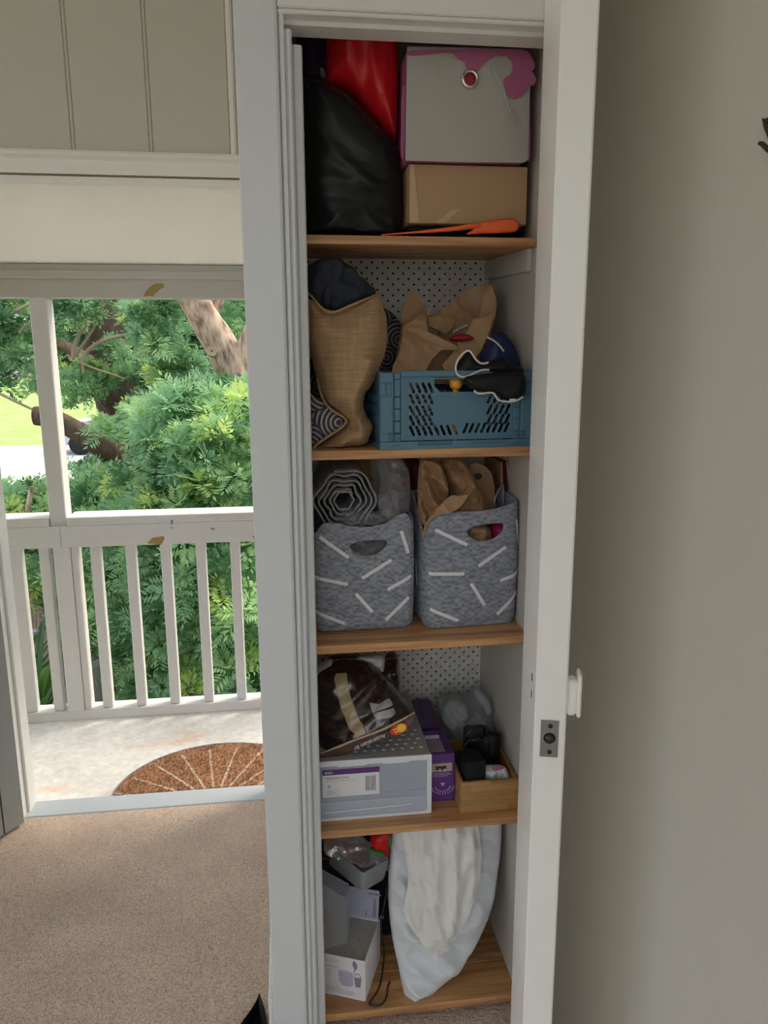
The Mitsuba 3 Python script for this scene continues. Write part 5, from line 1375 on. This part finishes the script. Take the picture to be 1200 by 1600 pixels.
add('black_box', rot(box(0.3715, 0.420, 1.514, 1.580, z4 + 0.008, 0.634, 0.004), 5, (0, 0, 1), (0.39, 1.55, 0)), 'm_black', 30, label='matt black case standing at the left of the bamboo box', category='case')
ca_ = thing('power_adapter', 'glossy black power adapter with coiled cable on top of the bamboo box contents', 'adapter')
add(ca_ + '__body', rot(box(0.395, 0.462, 1.600, 1.675, z4 + 0.010, 0.645, 0.008), -12, (0, 0, 1), (0.42, 1.62, 0)), 'm_blackgloss', 30)
add(ca_ + '__cable', tube([(0.392, 1.60, 0.640), (0.398, 1.60, 0.658), (0.412, 1.602, 0.670), (0.428, 1.606, 0.674), (0.440, 1.612, 0.668), (0.443, 1.616, 0.652), (0.440, 1.62, 0.640)], 0.0028, 10, 50), 'm_blackgloss')
add(ca_ + '__cable', tube([(0.385, 1.575, 0.636), (0.395, 1.575, 0.655), (0.415, 1.585, 0.662), (0.432, 1.595, 0.654), (0.437, 1.60, 0.640)], 0.0026, 10, 40), 'm_black')
add(ca_ + '__cable', tube([(0.400, 1.59, 0.648), (0.412, 1.583, 0.6505), (0.425, 1.585, 0.6485), (0.436, 1.595, 0.646), (0.430, 1.604, 0.650), (0.412, 1.602, 0.651), (0.402, 1.595, 0.648)], 0.0028, 10, 40), 'm_blackgloss')
thing('plastic_packet', 'small crinkled clear packet with a pink print in the front of the bamboo box', 'packet')
soft('plastic_packet__body', [(745, 1192), (758, 1196), (775, 1198), (788, 1196), (796, 1210), (797, 1222), (775, 1226), (752, 1226), (746, 1210)], 1.545, 0.016, 'm_sack', edge=0.018, step=0.0035, amp=0.006, f=(50, 44), seed=121, smooth=25, zmin=z4 + 0.02, back=0.02)
soft('plastic_packet__print', [(768, 1197), (786, 1195), (788, 1201), (776, 1204), (768, 1202)], 1.528, 0.004, 'm_pink', edge=0.01, step=0.003, amp=0.001, seed=122)
CB = thing('carrier_bag', 'crumpled translucent white carrier bag behind the bamboo box at the back of the fourth shelf', 'plastic bag')
soft('carrier_bag__body', [(680, 1096), (700, 1086), (724, 1092), (744, 1082), (754, 1088), (768, 1098), (774, 1115), (778, 1140), (770, 1165), (740, 1170), (705, 1172), (694, 1140)], 1.765, 0.055, 'm_frost', back=0.05, edge=0.05, step=0.0045, amp=0.020, f=(34, 28), skew=0.5, seed=131, smooth=28, zmin=z4 + 0.002)
soft('carrier_bag__body', [(700, 1150), (778, 1150), (790, 1215), (690, 1215)], 1.765, 0.05, 'm_frost', back=0.04, edge=0.05, step=0.006, amp=0.008, seed=132, zmin=z4 + 0.002)
soft('carrier_bag__fold', [(690, 1112), (702, 1094), (722, 1094), (734, 1110), (728, 1130), (708, 1140), (694, 1134)], 1.708, 0.018, 'm_frost', edge=0.02, step=0.0035, amp=0.012, f=(50, 44), seed=135, smooth=14)
soft('carrier_bag__fold', [(726, 1130), (744, 1118), (762, 1124), (772, 1140), (760, 1152), (730, 1150)], 1.704, 0.016, 'm_frost', edge=0.02, step=0.0035, amp=0.012, f=(50, 44), seed=136, smooth=14)
soft('carrier_bag__handle', [(738, 1080), (748, 1076), (764, 1092), (770, 1110), (760, 1120), (756, 1106), (746, 1094)], 1.712, 0.012, 'm_frost', edge=0.015, step=0.004, amp=0.006, seed=133, smooth=28)

# ------------------------------------------------------------------ base board
z5 = SH[4]
cb5 = thing('white_carton', 'white cardboard carton printed with a pot and bucket, on the base board', 'box')
f0, f1 = np.array([0.139, 1.497]), np.array([0.0506, 1.532])
wdir = (f0 - f1) / np.linalg.norm(f0 - f1)
ddir = np.array([0.062, 0.130]) / np.linalg.norm([0.062, 0.130])
ddir = np.array([-wdir[1], wdir[0]])
cw, cd, ch = 0.138, 0.140, 0.110
cx0 = f0 - wdir * cw
def B5(m):
    return frame(m, (cx0[0], cx0[1], z5 + 0.0008), (wdir[0], wdir[1], 0), (ddir[0], ddir[1], 0), [0, 0, 1])
t_ = 0.0025
add(cb5 + '__body', B5(cat(box(0, cw, 0, t_, 0, ch, 0.0006), box(cw - t_, cw, t_, cd, 0, ch, 0.0006), box(0, cw - t_, cd - t_, cd, 0, ch, 0.0006), box(0, t_, t_, cd - t_, 0, ch, 0.0006), box(t_, cw - t_, t_, cd - t_, 0, 0.002, 0.0005))), 'm_paper', False)
add(cb5 + '__top_panel', B5(rot(box(0.004, cw - 0.004, 0.006, cd - 0.006, ch - 0.016, ch - 0.014, 0.0005), 3, (1, 0, 0), (0, 0, ch - 0.015))), 'm_board', False)
gq = np.random.default_rng(5)
for i in range(14):
    a, b = gq.uniform(0.05, cw - 0.015), gq.uniform(0.03, cd - 0.02)
    w_ = gq.uniform(0.002, 0.006)
    add(cb5 + '__top_panel__speck', B5(rot(box(a, a + w_, b, b + w_ * 0.7, ch - 0.0142, ch - 0.0128, 0.0002), 3, (1, 0, 0), (0, 0, ch - 0.015))), 'm_print', False)
fm = rot(box(0.002, cw - 0.004, cd - 0.003, cd - 0.001, ch - 0.002, ch + 0.072, 0.0006), -10, (1, 0, 0), (0, cd - 0.002, ch))
add(cb5 + '__back_flap', B5(fm), 'm_lilac', False)
for a, b, c_, d_ in ((0.118, 0.128, 0.004, 0.052), (0.100, 0.104, 0.004, 0.018), (0.138, 0.142, 0.004, 0.012), (0.145, 0.147, 0.004, 0.012)):
    pz = Polygon([(a, ch + c_), (b, ch + c_), ((a + b) / 2 + 0.001, ch + d_), ((a + b) / 2 - 0.001, ch + d_)])
    add(cb5 + '__back_flap__print', B5(rot(ext(pz, cd - 0.0036, cd - 0.003), -10, (1, 0, 0), (0, cd - 0.002, ch))), 'm_print', False)
add(cb5 + '__back_flap__print', B5(rot(box(0.105, 0.138, cd - 0.0036, cd - 0.003, ch + 0.060, ch + 0.064, 0.0002), -10, (1, 0, 0), (0, cd - 0.002, ch))), 'm_print', False)
def pr(poly, m, t=0.0006):
    return add(cb5 + '__front_print', B5(ext(poly, -t, 0.0)), m, False)
ox = cw - 0.104
for i, (zz_, w_) in enumerate(((0.097, 0.034), (0.0915, 0.028), (0.082, 0.035), (0.0775, 0.033), (0.068, 0.016), (0.060, 0.013), (0.052, 0.014), (0.044, 0.012), (0.036, 0.014))):
    pr(shapely.box(ox + 0.006, zz_, ox + 0.006 + w_, zz_ + 0.0012), 'm_printlight')
for zz_, w_, in ((0.0245, 0.040), (0.020, 0.072), (0.0155, 0.075), (0.011, 0.070)):
    pr(shapely.box(ox + 0.005, zz_, ox + 0.005 + w_, zz_ + 0.0010), 'm_printlight')
pot = Polygon([(ox + 0.040, 0.070), (ox + 0.044, 0.0735), (ox + 0.062, 0.074), (ox + 0.074, 0.070), (ox + 0.074, 0.040), (ox + 0.066, 0.034), (ox + 0.050, 0.034), (ox + 0.042, 0.042)])
pr(pot.buffer(0.001), 'm_lilac')
pr(affinity.translate(affinity.scale(Point(0, 0).buffer(1, 12), 0.015, 0.003), ox + 0.058, 0.0715), 'm_printlight', 0.0010)
pr(Polygon([(ox + 0.077, 0.062), (ox + 0.095, 0.062), (ox + 0.092, 0.036), (ox + 0.080, 0.036)]), 'm_print')
pr(LineString([(ox + 0.078, 0.062), (ox + 0.081, 0.072), (ox + 0.090, 0.072), (ox + 0.094, 0.062)]).buffer(0.0008), 'm_print')
pr(affinity.rotate(affinity.scale(Point(ox + 0.0795, 0.094).buffer(1, 14), 0.0055, 0.0115), 12), 'm_print')
pr(LineString([(ox + 0.079, 0.083), (ox + 0.077, 0.074)]).buffer(0.0012), 'm_print')

# clear tub holding foil
ct = thing('plastic_tub', 'frosted plastic food tub resting on the black bin above the white carton', 'tub')
def tub_mesh(w, d, h, r, taper, t):
    V, F, n = [], [], 0
    rings = []
    for s, z in ((1.0, h), (1 - taper, 0.012), (1 - taper - 0.05, 0.0)):
        q = np.array(shapely.box(-w / 2 * s + r, -d / 2 * s + r, w / 2 * s - r, d / 2 * s - r).buffer(r, 8).exterior.coords)[:-1]
        rings.append(np.column_stack([q, np.full(len(q), z)]))
    k_ = len(rings[0])
    V = np.vstack(rings + [[[0, 0, 0.0]]])
    for L_ in range(2):
        for i in range(k_):
            a, b = L_ * k_ + i, L_ * k_ + (i + 1) % k_
            F += [(a, b + k_, b), (a, a + k_, b + k_)]
    for i in range(k_):
        F.append((2 * k_ + i, len(V) - 1, 2 * k_ + (i + 1) % k_))
    return V, F
tw, td, th_ = 0.085, 0.165, 0.058
V_, F_ = tub_mesh(tw, td, th_, 0.010, 0.10, 0.002)
tubm = solidify(V_, F_, 0.0018)
def TB(m):
    m = rot(mv(m, tw / 2, td / 2, 0), 33, (0, 0, 1))
    return mv(m, *tcor)
tcor = W(567, 1366, 1.572) - np.array([0, 0, th_])
add(ct + '__body', TB(tubm), 'm_frost', 40)
rimq = np.array(shapely.box(-tw / 2 + 0.01, -td / 2 + 0.01, tw / 2 - 0.01, td / 2 - 0.01).buffer(0.010, 8).exterior.coords)
add(ct + '__rim', TB(tube(np.column_stack([rimq, np.full(len(rimq), th_)]), 0.0026, 8, caps=False)), 'm_frost', 40)
thing('foil_packet', 'crinkled silver foil packet heaped above the frosted tub', 'foil packet')
soft('foil_packet__body', [(505, 1322), (530, 1312), (548, 1316), (566, 1316), (584, 1326), (600, 1334), (622, 1332), (624, 1345), (612, 1355), (590, 1347), (560, 1342), (530, 1338), (505, 1330)], 1.680, 0.035, 'm_foil', back=0.05, edge=0.04, step=0.004, amp=0.024, f=(30, 24), skew=0.5, seed=141, smooth=8)
soft('foil_packet__tail', [(606, 1336), (622, 1330), (624, 1342), (616, 1366), (608, 1368), (604, 1350)], 1.66, 0.008, 'm_foil', edge=0.01, step=0.004, amp=0.01, f=(40, 40), seed=142, smooth=18)
add('dark_bin', cat(box(0.030, 0.232, 1.695, 1.85, z5 + 0.0005, 0.290, 0.006), box(0.025, 0.237, 1.690, 1.855, 0.290, 0.300, 0.004)), 'm_black', 30, label='black plastic bin behind the white carton on the base board', category='bin')
add('dark_bin__green_side', box(0.2325, 0.2345, 1.70, 1.84, z5 + 0.002, 0.280, 0.0005), 'm_greenbox', False)
add('dark_bin__lid_edge', tube([(0.03, 1.688, 0.296), (0.235, 1.688, 0.296)], 0.0028, 8), 'm_latchdark')
thing('melon_toy', 'red and green watermelon-slice fabric toy on top of the foil packet', 'toy')
soft('melon_toy__flesh', [(580, 1300), (604, 1292), (626, 1296), (626, 1325), (620, 1336), (606, 1338), (590, 1332), (577, 1324)], 1.625, 0.020, 'm_red', edge=0.025, step=0.004, amp=0.003, seed=151, back=0.02)
soft('melon_toy__rind', [(576, 1324), (590, 1328), (602, 1331), (603, 1337), (588, 1336), (576, 1331)], 1.606, 0.008, 'm_green', edge=0.01, step=0.003, amp=0.001, seed=152)
soft('melon_toy__leaf', [(606, 1306), (612, 1304), (613, 1326), (607, 1327)], 1.604, 0.006, 'm_green', edge=0.01, step=0.003, amp=0.001, seed=153)
soft('melon_toy__dark_side', [(614, 1306), (626, 1302), (626, 1330), (616, 1334)], 1.608, 0.010, 'm_burgundy', edge=0.012, step=0.003, amp=0.002, seed=154)
# clear packaging sheet at the left
cpk = thing('clear_package', 'empty clear plastic packaging standing upright between the tub and the white carton', 'packaging')
def tilted_panel(pts, t=0.001):
    p_ = np.array(pts, float)
    q_ = solidify(p_, [(0, 1, 2), (0, 2, 3)], t)
    return q_
ya, yb = 1.545, 1.600
pA, pB, pC, pD = W(500, 1378, ya), W(541, 1404, ya), W(543, 1473, ya), W(500, 1485, ya)
for q in ([pA, pD, pC, pB], [pB, pC, pC + [0.01, 0.05, 0.0], pB + [0.01, 0.05, 0.0]], [pA + [0, 0.05, 0], pB + [0.01, 0.05, 0], pC + [0.01, 0.05, 0], pD + [0, 0.05, 0]]):
    add(cpk + '__panel', tilted_panel(q), 'm_clear', False)
mid1, mid2 = W(500, 1407, ya - 0.001), W(541, 1407, ya - 0.001)
add(cpk + '__fold_line', tube([mid1, mid2], 0.0009, 6), 'm_frost')
# black lead hanging in front and looped on the board
bc = thing('black_cable', 'thin black cable hanging over the bin and looping on the base board by the carton', 'cable')
add(bc + '__lead', tube([W(608, 1300, 1.615), W(608, 1330, 1.60), W(608, 1362, 1.59), W(603, 1400, 1.585), W(597, 1432, 1.585), W(596, 1460, 1.592), W(600, 1485, 1.600), (0.196, 1.60, z5 + 0.02), (0.185, 1.56, z5 + 0.0035), (0.158, 1.505, z5 + 0.003), (0.148, 1.487, z5 + 0.003), (0.165, 1.481, z5 + 0.003), (0.182, 1.489, z5 + 0.003), (0.192, 1.512, z5 + 0.003), (0.204, 1.545, z5 + 0.004)], 0.0020, 8, 160), 'm_latchdark')
# big white sack
ws = thing('white_sack', 'big stuffed white plastic sack with a cream folded flap on the base board', 'sack')
def sack_folds(x, z):
    a = 0.0
    for (px_, py_, qx, qy, w_, h_) in ((690, 1520, 616, 1500, 0.010, 0.014), (735, 1500, 650, 1524, 0.008, 0.010), (792, 1385, 768, 1455, 0.012, 0.012), (700, 1540, 640, 1545, 0.007, 0.008), (660, 1560, 628, 1530, 0.007, 0.008), (640, 1440, 618, 1480, 0.010, 0.008), (720, 1470, 690, 1510, 0.010, 0.008)):
        A_, B_ = W(px_, py_, 1.57)[[0, 2]], W(qx, qy, 1.57)[[0, 2]]
        d_ = B_ - A_
        L_ = np.linalg.norm(d_)
        d_ /= L_
        s_ = (x - A_[0]) * d_[0] + (z - A_[1]) * d_[1]
        n_ = (x - A_[0]) * -d_[1] + (z - A_[1]) * d_[0]
        a = a + h_ * np.exp(-(n_ / w_) ** 2) * (1 / (1 + np.exp(-(s_ + 0.0) / 0.012))) * (1 / (1 + np.exp((s_ - L_) / 0.012)))
    return a
sackpx = [(624, 1296), (650, 1290), (700, 1284), (750, 1280), (785, 1278), (800, 1300), (801, 1330), (796, 1365), (790, 1390), (783, 1425), (770, 1455), (750, 1490), (722, 1523), (692, 1545), (665, 1560), (645, 1571), (637, 1571), (630, 1550), (624, 1520), (617, 1490), (612, 1450), (613, 1410), (618, 1375), (624, 1335)]
soft(ws + '__body', sackpx, 1.500, 0.02, 'm_sack', n=1, back=0.13, edge=0.075, step=0.0055, amp=0.013, f=(13, 17), skew=0.9, seed=161, lean=0.22, zmin=z5 + 0.001, extra=sack_folds, smooth=True)
flap = XZ([(628, 1296), (660, 1288), (700, 1283), (742, 1280), (754, 1310), (756, 1340), (750, 1375), (742, 1400), (726, 1432), (700, 1465), (678, 1485), (668, 1476), (650, 1454), (628, 1424), (634, 1400), (640, 1372), (634, 1340)], 1.520)
p_, t2_, d2_, n2_ = region(Polygon(spoly(flap, 1)), 0.005)
base_z = z5
yv = 1.4655 + 0.22 * (p_[:, 1] - z5) - 0.010 * np.clip(d2_ / 0.04, 0, 1) - 0.010 * ridges(p_[:, 0], p_[:, 1], 165, 30, 7, -0.6) * np.clip(d2_ / 0.02, 0.2, 1) - 0.006 * ridges(p_[:, 0], p_[:, 1], 168, 34, 26, 0.5)
add(ws + '__flap', solidify(np.stack([p_[:, 0], yv, p_[:, 1]], 1), t2_, 0.0012), 'm_sackflap', 40)
add(ws + '__print', cat(*[mv(rot(rot(meshkit.text_mesh(c_, 0.006, 0.0004), 90, (1, 0, 0)), -8, (0, 1, 0)), *(W(716 + 7 * i, 1473 - 1.2 * i, 1.494))) for i, c_ in enumerate(('3', '0', '5'))]), 'm_printlight', False)
